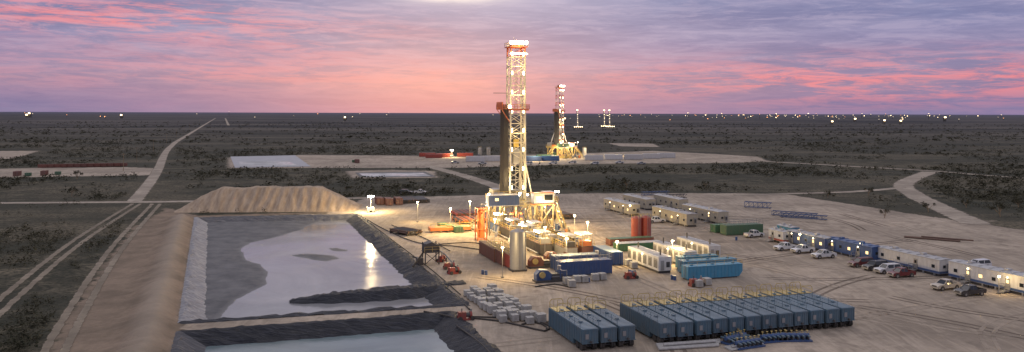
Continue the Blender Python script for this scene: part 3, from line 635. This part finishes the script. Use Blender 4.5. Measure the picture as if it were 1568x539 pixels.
def far_rig():
    b=MB(); 
    for sx in(-1,1):
        for sy in (-1,1): b.beam((sx*2.4,sy*2.4,0),(sx*.9,sy*.9,38),.5,steel)
    for i,z in enumerate(range(4,38,4)):
        k=2.4-1.5*z/38; b.box(-k,k,-k,k,z,z+.3,steel); b.beam((-k,-k,z),(k,-k,z+4),.3,steel)
        b.box(-.5,.5,-k-.2,-k,z+1,z+2.2,dist if i%2==0 else distd)
    b.box(-6,6,-5,5,3,5,substeel); b.box(-1.2,1.2,-1.2,1.2,38,39.6,dist)
    for x in (-9,-5,0,4,8): b.box(x,x+1.4,-6,-5.5,3.5,5.0,dist); b.beam((x+.5,-5.4,0),(x+.5,-5.4,3.5),.2,dark)
    for x,y in ((-5,-4),(5,-4),(5,4),(-5,4)): b.beam((x,y,0),(x,y,3),.5,substeel)
    return b.mesh('distant_drilling_rig')
fr=far_rig()
for x,dd in ((884,1650),(925,1750),(933,1700)): put(fr,'distant_drilling_rig',((x-784)/F*dd,dd),.3)
b=MB(); b.cyl((0,0,.8),(0,0,7.6),.85,orange,16); b.cyl((0,0,7.6),(0,0,8.2),.85,orange,16,r2=.3)
for x in (-1.2,1.2):
    for y in (-1.2,1.2): b.beam((x,y,0),(x,y,8.4),.22,orange)
for z in (.4,3,5.6,8.3):
    for p,q in (((-1.2,-1.2),(1.2,-1.2)),((1.2,-1.2),(1.2,1.2)),((1.2,1.2),(-1.2,1.2)),((-1.2,1.2),(-1.2,-1.2))): b.beam(p+(z,),q+(z,),.18,orange)
b.beam((-1.2,-1.2,.4),(1.2,-1.2,3),.12,orange); b.beam((1.2,-1.2,3),(-1.2,-1.2,5.6),.12,orange); b.beam((-1.2,-1.2,5.6),(1.2,-1.2,8.3),.12,orange); b.tube([(0,0,8.2),(0,0,9.4),(1.6,0,9.4),(1.6,0,1)],.14,steel,8)
put(b.mesh('gas_separator'),'gas_separator',G(737,368)); 
def piperack(lu,lv,m1,n=12,layers=2):
    b=MB()
    for y in np.linspace(.5,lv-.5,3): b.beam((0,y,.35),(lu,y,.35),.3,dark); 
    for y in np.linspace(.5,lv-.5,3):
        for x in (0,lu): b.beam((x,y,0),(x,y,1.3),.2,m1)
    r=lu/n/2*.92
    for L in range(layers):
        for i in range(n-L): x=lu/n*(i+.5+.5*L); b.cyl((x,random.uniform(-.3,.3),.5+r+L*r*1.8),(x,lv+random.uniform(-.3,.3),.5+r+L*r*1.8),r,random.choice([rust,m1,dark]),7)
    return b.mesh('pipe_rack')
put(piperack(8,10,orange,18),'pipe_rack',G(705,344)); put(piperack(7,10,red,16),'pipe_rack',G(700,333)); put(piperack(9,10,dark,20,3),'pipe_rack',G(838,337)); put(piperack(10,12,dark,20,2),'pipe_rack',G(617,312))
put(piperack(5,8,dark,10,2),'pipe_rack',G(625,362),A+.5)
def mudsys(L,seed):
    b=MB(); rr=random.Random(seed)
    for k in range(int(L//11)):
        y=k*11.0; wm=rr.choice([oxide,steel,blue,dark]); b.box(0,3,y,y+10.4,.3,2.6,wm); b.box(-.1,3.1,y-.05,y+10.45,2.6,2.7,rust)
        for yy in np.arange(y+.5,y+10,1.1): b.box(-.07,0,yy,yy+.15,.4,2.5,wm)
        b.box(.4,2.6,y+.6,y+2.6,2.7,3.8,rr.choice([orange,steel,dark])); b.cyl((1.5,y+4.2,2.7),(1.5,y+4.2,4.0),.4,steel,10); b.cyl((1.5,y+6.5,2.7),(1.5,y+6.5,3.7),.35,blue,10); b.box(.7,2.3,y+7.6,y+9.4,2.7,3.5,dark)
        b.rail([(0,y,2.7),(0,y+10.4,2.7)],yellow); b.rail([(3,y,2.7),(3,y+10.4,2.7)],yellow)
        if k%2==0 or seed==0:
            b.box(.2,2.8,y+.4,y+5.0,5.3,5.4,white)
            for x in (.3,2.7):
                for yy in (y+.5,y+4.9): b.beam((x,yy,2.7),(x,yy,5.3),.12,steel)
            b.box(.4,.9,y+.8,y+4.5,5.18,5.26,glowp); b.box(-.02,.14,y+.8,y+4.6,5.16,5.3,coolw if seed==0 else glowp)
        b.beam((-.2,y+10,2.6),(-1.6,y+8,0),.5,steel,.1)
    b.tube([(-.5,0,.6),(-.5,L,.6)],.16,steel,8); b.tube([(3.5,0,.5),(3.5,L,.5)],.13,red,8)
    return b.mesh('mud_tank')
put(mudsys(44,0),'mud_tank',G(828,392)); put(mudsys(33,1),'mud_tank',G(866,398)); put(mudsys(22,2),'mud_tank',G(892,396))
def pump(m=red):
    b=MB(); b.box(0,6,0,2.4,.05,.4,dark); b.prism([(.2,.4),(3.2,.4),(3.4,1.4),(2.6,2.3),(1,2.4),(.2,1.6)],.4,2.0,m,'y'); b.box(3.4,5.6,.4,2.0,.4,1.5,dark)
    for y in (.6,1.2,1.8): b.cyl((3.4,y,1.0),(5.0,y,1.0),.22,steel,10); b.cyl((5.2,y,.6),(5.2,y,2.2),.25,m,10)
    b.cyl((1.3,-.1,1.5),(1.3,.38,1.5),.6,mustard,16); b.cyl((5.2,1.2,2.2),(5.2,1.2,3.0),.4,steel,10); b.tube([(5.2,.2,2.1),(6.4,.2,2.1),(6.4,.2,.2)],.12,steel,6)
    return b.mesh('mud_pump')
pm=pump(oxide); pmb=pump(blue)
for (x,y,q) in ((812,412,pm),(836,404,pm),(822,434,pmb),(884,408,pm)): put(q,'mud_pump',G(x,y))
b=MB()
for x in(0,3):
    for y in (0,3): b.beam((x,y,0),(x,y,4.6),.22,dark)
b.box(-.2,3.2,-.2,3.2,2.6,2.8,dark); b.prism([(0,2.8),(3,2.8),(3,4.0),(1.5,4.9),(0,4.4)],.1,2.9,dark,'y'); b.rail([(-.2,-.2,2.8),(3.2,-.2,2.8)],mustard); b.beam((0,0,.2),(3,0,2.6),.14,dark); b.beam((3,0,.2),(0,0,2.6),.14,dark); b.tube([(3,1,3),(4.5,1,2),(6,0,.2)],.18,steel,8); b.tube([(0,1,3),(-1.5,-.5,1.6),(-3,-1.5,.1)],.2,black,8); b.box(-1.6,-.4,.2,2.4,.05,1.5,dark)
put(b.mesh('shale_shaker'),'shale_shaker',G(652,406))
b=MB(); b.box(0,2.4,0,1.1,.05,.25,red); b.box(.1,1.2,.15,.95,.25,1.2,red); b.cyl((1.2,.55,.7),(1.8,.55,.7),.35,dark,12); b.cyl((1.8,.55,.7),(2.1,.55,.7),.5,red,14); b.cyl((2.0,.55,.7),(2.0,.55,1.6),.14,steel,8); b.cyl((.6,.4,1.2),(.6,.4,1.7),.07,dark,6)
for x in (.3,2.1): 
    for y in (-.15,1.1): b.cyl((x,y,.32),(x,y+.15,.32),.32,black,10)
tp=b.mesh('transfer_pump')
for x,y,r in ((703,492,A),(690,421,A+.3),(678,402,A+1),(681,413,A),(960,428,A),(905,420,A+1)): put(tp,'transfer_pump',G(x,y),r,0,1.1)
b=MB(); 
for z in (0,.3,.6): b.cyl((0,0,z),(0,0,z+.28),.3,blue,12); b.cyl((0,0,z+.28),(0,0,z+.3),.32,blue,12)
drm=b.mesh('steel_drum')
for x,y in ((965,420),(969,421),(967,423),(1030,428),(1034,429),(902,432),(740,420),(745,421),(860,345),(865,346),(1128,368)): put(drm,'steel_drum',G(x,y))
b=MB()
def hose(pix,r=.11,m=black): b.tube([Vector((p.x,p.y,.14)) for p in resample(pp(pix),1.5)],r,m,6)
hose([(722,488),(760,492),(800,500),(835,508),(842,500),(820,494),(800,498)],.14); hose([(716,486),(770,488),(830,497),(838,505)],.12); hose([(705,492),(690,486),(650,478)],.14); hose([(548,332),(600,374),(650,412),(700,455),(720,475)],.14); hose([(553,331),(605,371),(658,411),(706,452)],.1); hose([(700,500),(740,530),(765,560)],.12)
hose([(640,396),(620,390),(610,380)],.15); hose([(670,375),(720,372),(760,378)],.12); hose([(820,440),(850,436),(870,440)],.12); hose([(560,335),(590,352),(640,372),(700,378),(750,385)],.12); hose([(600,345),(650,365),(690,385)],.1)
put(b.mesh('hose_lines'),'hose_lines',(0,0),0)
b=MB()
for k in range(5): b.box(0,1.2,.0+.27*k,.1+.27*k,.1,.14,wood)
for x in (0,.55,1.1): b.box(x,x+.1,0,1.2,0,.1,wood)
rr=random.Random(2)
for L in range(5):
    for i in range(2):
        for j in range(3):
            x=.03+i*.58+rr.uniform(-.03,.03);y=.02+j*.39+rr.uniform(-.02,.02); b.box(x,x+.55,y,y+.36,.15+L*.2,.33+L*.2,bag)
pal=b.mesh('sack_pallet')
p=G(708,452)
for r in range(13):
    for c_i in range(4):
        if random.random()<.14: continue
        q=(p[0]-V[0]*1.85*r+U[0]*(1.75*c_i+.1*r)+random.uniform(-.15,.15),p[1]-V[1]*1.85*r+U[1]*1.75*c_i+random.uniform(-.15,.15))
        put(pal,'sack_pallet',q,A+random.uniform(-.1,.1),0,random.choice([.9,1.0,1.15,1.25]))
for x,y in ((866,437),(880,434),(893,434),(908,431),(921,430),(872,441),(812,492),(1068,441),(1082,438),(960,408),(968,412)): put(pal,'sack_pallet',G(x,y),A+random.uniform(-.2,.2),0,1.2)
def truss(L,w,m):
    b=MB(); n=int(L/1.5)
    for y in(0,w):
        for z in(.25,.25+w*.8): b.beam((0,y,z),(L,y,z),.14,m)
    for i in range(n):
        x0=L*i/n;x1=L*(i+1)/n; zt=.25+w*.8
        b.beam((x0,0,.25),(x1,0,zt),.09,m); b.beam((x0,w,.25),(x1,w,zt),.09,m); b.beam((x0,0,zt),(x1,w,zt),.09,m); b.beam((x0,0,.25),(x0,0,zt),.09,m); b.beam((x0,w,.25),(x0,w,zt),.09,m)
    for x in (.5,L-.5): b.box(x-.2,x+.2,-.2,w+.2,0,.18,wood)
    return b.mesh('boom_truss')
put(truss(14,1.6,blue),'boom_truss',G(1182,330),A-.9); put(truss(9,2.2,blue),'boom_truss',G(1140,318),A-.7); put(truss(14,1.4,blue),'boom_truss',G(1195,333),A-.85)
put(truss(12,1.6,dark),'boom_truss',G(1010,305),A); put(truss(12,1.6,blue),'boom_truss',G(985,300),A)
b=MB()
for k in range(3): b.cyl((0,k*.5,.25),(13,k*.5,.25),.2,rust,8)
b.cyl((4,.75,.6),(16,.75,.6),.2,rust,8); put(b.mesh('steel_pipes'),'steel_pipes',G(1385,364),A-.9)
b=MB()
for k in range(6): b.cyl((k*.1,k*.45,.2),(9+k*.3,k*.45+(k%3)*.15,.2),.18,bag,10)
b.cyl((1,.7,.55),(9,.9,.55),.18,bag,10); pipw=b.mesh('pipe_stack'); put(pipw,'pipe_stack',G(1010,537),A-.1)
put(pipw,'pipe_stack',G(1120,538),A+.2,0,.7)
b=MB(); b.box(0,6,0,2.2,.05,.3,blue); b.cyl((.3,1.1,1.0),(5.7,1.1,1.0),.35,blue,12)
for x in np.linspace(.6,5.4,6): b.cyl((x,-.2,1.0),(x,2.4,1.0),.16,tankc,8); b.cyl((x,1.1,1.3),(x,1.1,1.8),.06,mustard,8); b.cyl((x,1.1,1.8),(x,1.1,1.86),.2,mustard,10); b.box(x-.1,x+.1,.3,1.9,.3,.9,dark)
mf=b.mesh('pipe_manifold')
for x,y,r in ((1118,530,A+.3),(1148,528,A+1.2),(1170,527,A),(1195,524,A-.3),(1132,537,A+.1)): put(mf,'pipe_manifold',G(x,y),r,0,.8)
put(tp,'transfer_pump',G(1060,440),A,0,1.2)
# ------------------------------------------------------------ small mesquite trees
def tree(seed):
    rr=random.Random(seed); b=MB()
    b.cyl((0,0,0),(.1,.05,1.0),.13,wood,7,r2=.09)
    tips=[]
    for k in range(7):
        a_=rr.uniform(0,6.28); e=Vector((.1+math.cos(a_)*rr.uniform(.7,1.5),.05+math.sin(a_)*rr.uniform(.7,1.5),rr.uniform(1.7,2.8)))
        b.cyl((.1,.05,rr.uniform(.5,1.0)),e,.07,wood,5,r2=.02); tips.append(e); tips.append(e*.8+Vector((rr.uniform(-.4,.4),rr.uniform(-.4,.4),.2)))
    for t in tips:
        R=rr.uniform(.35,.7)
        for j in range(26):
            d=Vector((rr.gauss(0,1),rr.gauss(0,1),rr.gauss(0,.7))).normalized()*R*rr.random()**.5; c=t+d
            u=Vector((rr.gauss(0,1),rr.gauss(0,1),rr.gauss(0,1))).normalized()*.13; v=Vector((rr.gauss(0,1),rr.gauss(0,1),rr.gauss(0,1))).normalized()*.13
            b.add([c-u-v,c+u-v*.5,c+v],[(0,1,2)],leafm)
    return b.mesh('mesquite_tree')
tms=[tree(1),tree(2),tree(3)]
for i,(x,y) in enumerate(((1355,334),(1422,325),(1532,332),(1268,303),(1330,300),(118,275),(1480,318),(1560,318),(960,288),(1080,287),(110,300))): put(tms[i%3],'mesquite_tree',G(x,y),i*1.3,0,1.0+.25*(i%3))
# ------------------------------------------------------------ vehicles
def pickup(m,suv=False):
    b=MB(); W=.97
    body=[(0.0,.45),(.05,.95),(.25,1.08),(1.55,1.18),(5.55,1.18) if suv else (3.75,1.18),(5.6,1.1) if suv else (3.75,.75),(5.6,.5) if suv else (5.55,.75),(5.5,.45) if not suv else (5.4,.45)]
    b.prism(body,-W,W,m,'y')
    if not suv:
        for s in (-1,1): b.box(3.75,5.55,s*W-(.12 if s>0 else 0),s*W+(.12 if s<0 else 0),.75,1.2,m)
        b.box(5.45,5.58,-W,W,.72,1.2,m); b.box(3.75,5.45,-W+.12,W-.12,.752,.78,dark)
    xr=5.2 if suv else 3.45; xb=5.5 if suv else 3.75
    bt_=[(1.5,-W+.03),(xb,-W+.03),(xb,W-.03),(1.5,W-.03)];tp_=[(2.25,-.72),(xr,-.72),(xr,.72),(2.25,.72)]
    vs=[(x,y,1.17) for x,y in bt_]+[(x,y,1.84) for x,y in tp_]
    b.add(vs,[(0,1,5,4),(1,2,6,5),(2,3,7,6),(3,0,4,7)],glass)
    b.box(2.18,xr+.06,-.76,.76,1.82,1.9,m)
    for i in range(4): b.beam(vs[i],vs[i+4],.11,m)
    xm0=1.5+(xb-1.5)*.52; xm1=2.25+(xr-2.25)*.52
    for s in (-1,1): b.beam((xm0,s*(W-.03),1.17),(xm1,s*.72,1.84),.1,m)
    for x in (1.0,4.5):
        for s in (-1,1):
            y0=s*(W-.26);y1=s*(W+.03); b.cyl((x,y0,.4),(x,y1,.4),.4,black,16); b.cyl((x,y1,.4),(x,y1+s*.02,.4),.22,chrome,10); b.cyl((x,s*(W-.2),.47),(x,s*(W+.012),.47),.5,dark,16)
    b.box(-.1,.06,-W+.05,W-.05,.42,.68,chrome); b.box(5.5,5.68,-W+.05,W-.05,.45,.65,chrome); b.box(-.02,.03,-.5,.5,.72,.95,dark)
    for s in (-1,1): b.box(-.02,.08,s*.72-.16,s*.72+.16,.75,.95,white); b.box(5.55,5.6,s*.88-.07,s*.88+.07,.8,1.12,tail); b.box(1.75,1.95,s*1.08-.1,s*1.08+.1,1.2,1.4,m)
    return b.mesh('pickup_truck' if not suv else 'sport_utility_vehicle')
def carpaint(n,c): return M(n,c,.25,0,.05,dirt=.12)
cw=carpaint('white_car_paint',(.7,.7,.7));cr=carpaint('dark_red_car_paint',(.16,.02,.025));ck=carpaint('black_car_paint',(.02,.02,.025));cs=carpaint('silver_car_paint',(.4,.42,.44));ct=carpaint('tan_car_paint',(.55,.48,.38))
pk={k:pickup(v) for k,v in dict(w=cw,r=cr,k=ck,s=cs,t=ct).items()}; sv={k:pickup(v,True) for k,v in dict(w=cw,r=cr,k=ck,s=cs).items()}
def car(me,px,py,rot): 
    x,y=G(px,py); c,s=math.cos(rot),math.sin(rot); return put(me,me.name.split('.')[0],(x-2.8*c,y-2.8*s),rot)
for k,x,y,r,t in (('w',1155,363,A+3.3,0),('w',1203,383,A+.05,0),('w',1230,387,A+.02,0),('w',1262,395,A-.03,0),('r',1319,408,A,1),('k',1341,413,A+.05,1),('w',1360,418,A,1),('r',1381,424,A-.02,0),('t',1449,443,A+.02,0),('k',1486,452,A-.05,0),('w',1005,341,A+3.1,0),('w',645,297,A+2.6,0),('k',622,297,A+2.6,1),('w',1498,411,A,1)):
    car((sv if t else pk)[k],x,y,r)
# ------------------------------------------------------------ light towers, poles
b=MB(); b.box(-1.2,1.2,-.7,.7,.5,1.6,white); b.box(-1.3,1.3,-.8,.8,.4,.5,dark)
for s in(-.8,.7): b.cyl((0,s,.35),(0,s+.12,.35),.35,black,12)
b.beam((1.3,0,.5),(2.6,0,.45),.1,dark); b.beam((0,0,1.6),(0,0,5.2),.16,steel); b.beam((-.9,0,5.2),(.9,0,5.2),.1,steel)
for x in (-.8,-.28,.28,.8): b.box(x-.24,x+.24,-.2,-.05,5.0,5.5,coolw); b.box(x-.25,x+.25,-.05,.1,4.98,5.52,dark)
for sx,sy in((1,1),(-1,1),(1,-1),(-1,-1)): b.beam((sx*1,sy*.6,.4),(sx*1.8,sy*1.5,.05),.08,steel)
lt=b.mesh('light_tower')
for x,y,e in ((568,325,18000),(692,241,9000)):
    o=put(lt,'light_tower',G(x,y),A); lamp((0,-1.0,5.3),e,(1,.74,.38),.5,o)
for x,y,z,e in ((758,372,6,4400),(800,385,7,3600),(835,395,7,3600),(868,408,6,3200),(900,385,7,4400),(945,405,5,1900),(1030,404,5,4000),(720,345,7,4600),(690,352,6,3400),(770,425,6,2600),(640,340,6,3200),(1225,380,3.4,150),(1318,396,3.4,150),(1530,450,3.2,320),(965,332,3.6,150),(1045,345,3.6,180),(835,350,7,4800),(880,365,6,3200)):
    p=G(x,y); b=MB(); b.box(-.3,.3,-.3,.3,0,.15,dark); b.beam((0,0,.15),(0,0,z),.1,steel); b.box(-.24,.24,-.16,.0,z-.1,z+.1,warm); b.box(-.26,.26,0,.08,z-.14,z+.14,dark)
    o=put(b.mesh('flood_light_pole'),'flood_light_pole',p,A); lamp((0,-.6,z),e,LC,.25,o)
b=MB(); b.cyl((0,0,0),(0,0,10),.16,wood,7,r2=.11); b.beam((-1.2,0,9.3),(1.2,0,9.3),.14,wood)
for x in(-1.1,0,1.1): b.cyl((x,0,9.35),(x,0,9.6),.06,dark,6)
up=b.mesh('utility_pole')
for k in range(13):
    t=k/12; a_=G(228,262);c_=G(318,182.5); put(up,'utility_pole',(a_[0]-14+(c_[0]-a_[0])*t**1.5,a_[1]+(c_[1]-a_[1])*t**1.5),.4)
ct_w=container(13,3,3.6,white,white); ct_r=container(12,3,2.8,red); ct_b=container(12,3,3.4,blue,lblue); ct_g=container(10,3,3,green)
for me_,x,y in ((ct_w,714,247.5),(ct_w,744,247),(ct_w,772,247),(ct_b,802,247),(ct_b,830,246.5),(ct_w,896,245.5),(ct_w,926,244.5),(ct_w,957,244.5),(ct_w,985,243),(ct_w,1008,242),(ct_r,642,240),(ct_r,652,242),(ct_r,668,241),(ct_g,822,243),(ct_g,838,240),(ct_r,700,240)):
    put(me_,'shipping_container',G(x,y),A*.3)
for x in (735,748,780,895): put(silo(1.5,6,steel),'storage_silo',G(x,239))
rb2=container(6,2.6,2.6,oxide,rust)
for k in range(13): put(rb2,'storage_tank',G(58+k*10.2,257-.35*k/2),.1,0,.8)
for k,(x,y) in enumerate(((20,270),(38,270),(62,269),(540,249),(545,250),(84,268))): put(gb if k%2 else rb,'storage_tank',G(x,y),A)
for k in range(9):
    car(random.choice([pk['w'],sv['w'],pk['s']]),700+k*36+random.uniform(-8,8),251+random.uniform(-1,1),random.uniform(-.2,.2))
b=MB()
for k in range(140):
    d=random.uniform(3000,11000); xx=random.choice([random.gauss(1270,120),random.gauss(1080,90),random.gauss(1270,150),random.uniform(-40,1600)]); x=(xx-784)/F*d; w=d/F*random.uniform(.35,.9); z=random.uniform(6,14)+ (random.random()<.15)*random.uniform(8,25)
    b.box(x-w/2,x+w/2,d,d+w,z,z+w*.8,random.choice([dist,distd,distd,distr])); b.box(x-w*.3,x+w*.3,d+w,d+w*2,0,z,dark)
for xx,d,z in ((44,4200,20),(40,4200,12),(185,3800,14),(528,3000,12),(1355,2600,10),(1275,2400,8),(1310,3300,10),(1448,3500,16),(865,3000,10),(1380,2600,9)):
    x=(xx-784)/F*d; w=d/F*2.0; b.box(x-w/2,x+w/2,d,d+w,z,z+w*.8,dist); b.box(x-w,x+w,d+w,d+2*w,0,z,dark)
put(b.mesh('distant_plant_lights'),'distant_plant_lights',(0,0),0)
# ------------------------------------------------------------ world
w=bpy.data.worlds.new('World'); sc.world=w; w.use_nodes=True; nt=w.node_tree; nt.nodes.clear()
tc=nt.nodes.new('ShaderNodeTexCoord').outputs['Generated']; sp=nd(nt,'ShaderNodeSeparateXYZ',{0:tc}); x,y,z=sp.outputs
az=mth(nt,'ARCTAN2',x,y); el=mth(nt,'MAXIMUM',z,0.0)
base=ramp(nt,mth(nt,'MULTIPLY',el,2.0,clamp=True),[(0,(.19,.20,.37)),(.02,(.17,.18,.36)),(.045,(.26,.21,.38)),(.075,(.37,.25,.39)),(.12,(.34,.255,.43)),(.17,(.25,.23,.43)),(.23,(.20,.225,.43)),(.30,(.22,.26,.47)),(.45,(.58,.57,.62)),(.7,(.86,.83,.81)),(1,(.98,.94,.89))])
zz=mth(nt,'ADD',el,.055)
px_=mth(nt,'DIVIDE',x,zz); py_=mth(nt,'DIVIDE',y,zz)
deck=nd(nt,'ShaderNodeCombineXYZ',{0:mth(nt,'MULTIPLY',px_,.55),1:mth(nt,'MULTIPLY',py_,1.0),2:0.0}).outputs[0]
def cvec(sx,sz,o=0): return nd(nt,'ShaderNodeCombineXYZ',{0:mth(nt,'MULTIPLY',az,sx),1:mth(nt,'MULTIPLY',mth(nt,'ADD',z,mth(nt,'MULTIPLY',az,.012)),sz),2:o}).outputs[0]
s1=noise(nt,cvec(3.2,30,1.3),1.8,6,.68,.5); s2=noise(nt,cvec(9,75,4.1),1.8,7,.70,.5); s3=noise(nt,cvec(3.0,17,7.7),1.6,6,.66,.4); s4=noise(nt,deck,.9,7,.66,.4)
def gb_(v,c,wd): 
    d=mth(nt,'DIVIDE',mth(nt,'SUBTRACT',v,c),wd); return mth(nt,'POWER',2.718,mth(nt,'MULTIPLY',mth(nt,'MULTIPLY',d,d),-1.0))
base=mix(nt,ramp(nt,s3,[(.42,0),(.58,.8)]),base,mix(nt,ramp(nt,el,[(.0,0),(.14,1)]),(.26,.21,.38),(.155,.18,.38)))
base=mix(nt,ramp(nt,s4,[(.42,0),(.60,.6)]),base,mix(nt,ramp(nt,el,[(.03,0),(.10,1)]),base,(.36,.33,.52)))
pr=mth(nt,'MULTIPLY',gb_(az,.45,.24),gb_(el,.040,.022)); pl=mth(nt,'MULTIPLY',gb_(az,-.50,.22),gb_(el,.108,.018)); pl2=mth(nt,'MULTIPLY',gb_(az,-.35,.4),gb_(el,.045,.018)); pt=mth(nt,'MULTIPLY',gb_(az,-.30,.2),gb_(el,.085,.03))
reg=mth(nt,'ADD',mth(nt,'ADD',mth(nt,'MULTIPLY',pr,1.5),mth(nt,'MULTIPLY',pl,1.2)),mth(nt,'ADD',mth(nt,'MULTIPLY',pl2,.35),mth(nt,'MULTIPLY',pt,.4)),clamp=True)
st=ramp(nt,mth(nt,'ADD',mth(nt,'MULTIPLY',s1,.5),mth(nt,'MULTIPLY',s2,.5)),[(.455,0),(.55,1)])
base=mix(nt,mth(nt,'MULTIPLY',reg,mth(nt,'MULTIPLY',st,.92)),base,(.80,.235,.29))
base=mix(nt,mth(nt,'MULTIPLY',ramp(nt,s2,[(.50,0),(.62,1)]),mth(nt,'MULTIPLY',gb_(el,.11,.07),.40)),base,(.46,.40,.58))
base=mix(nt,mth(nt,'MULTIPLY',ramp(nt,s2,[(.38,1),(.50,0)]),.5),base,mix(nt,.55,base,(.11,.13,.31)))
gl=mth(nt,'MULTIPLY',gb_(az,-.075,.060),gb_(el,.146,.009)); gl=mth(nt,'MULTIPLY',gl,ramp(nt,s2,[(.3,.5),(.6,1.2)]))
gl2=mth(nt,'MULTIPLY',gb_(az,-.03,.16),gb_(el,.15,.05)); base=mix(nt,mth(nt,'MULTIPLY',gl2,.40),base,(.48,.54,.74))
base=mix(nt,mth(nt,'MINIMUM',gl,.9),base,(1.0,.94,.88))
sky=nd(nt,'ShaderNodeTexSky',sky_type='NISHITA'); sky.sun_disc=False; sky.sun_elevation=math.radians(2); sky.sun_rotation=math.radians(-5)
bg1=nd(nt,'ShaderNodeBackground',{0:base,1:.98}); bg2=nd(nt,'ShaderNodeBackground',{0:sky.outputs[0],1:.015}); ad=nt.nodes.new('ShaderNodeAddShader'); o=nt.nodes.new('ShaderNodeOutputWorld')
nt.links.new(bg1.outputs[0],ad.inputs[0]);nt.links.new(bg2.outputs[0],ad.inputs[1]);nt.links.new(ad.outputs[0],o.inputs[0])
sl=bpy.data.lights.new('bright_sky_lamp','SUN'); sl.energy=.35; sl.angle=math.radians(35); sl.color=(1,.9,.84); so_=bpy.data.objects.new('bright_sky_lamp',sl); sc.collection.objects.link(so_)  # no direct sun at dusk; soft lamp added for the bright sky ahead
so_.rotation_euler=Vector((.1,-1,-.75)).to_track_quat('-Z','Y').to_euler(); so_.location=(0,0,100)
# ------------------------------------------------------------ camera
cd=bpy.data.cameras.new('camera'); cam=bpy.data.objects.new('camera',cd); sc.collection.objects.link(cam); sc.camera=cam
cd.sensor_width=36; cd.lens=36*F/1568; cd.shift_y=-97/1568; cd.clip_end=120000; cd.clip_start=1
cam.matrix_world=Matrix.Translation((0,0,H))@Matrix.Rotation(math.pi/2,4,'X')@Matrix.Rotation(.003,4,'Z')
sc.view_settings.view_transform='Standard'; sc.view_settings.look='None'; sc.view_settings.exposure=0
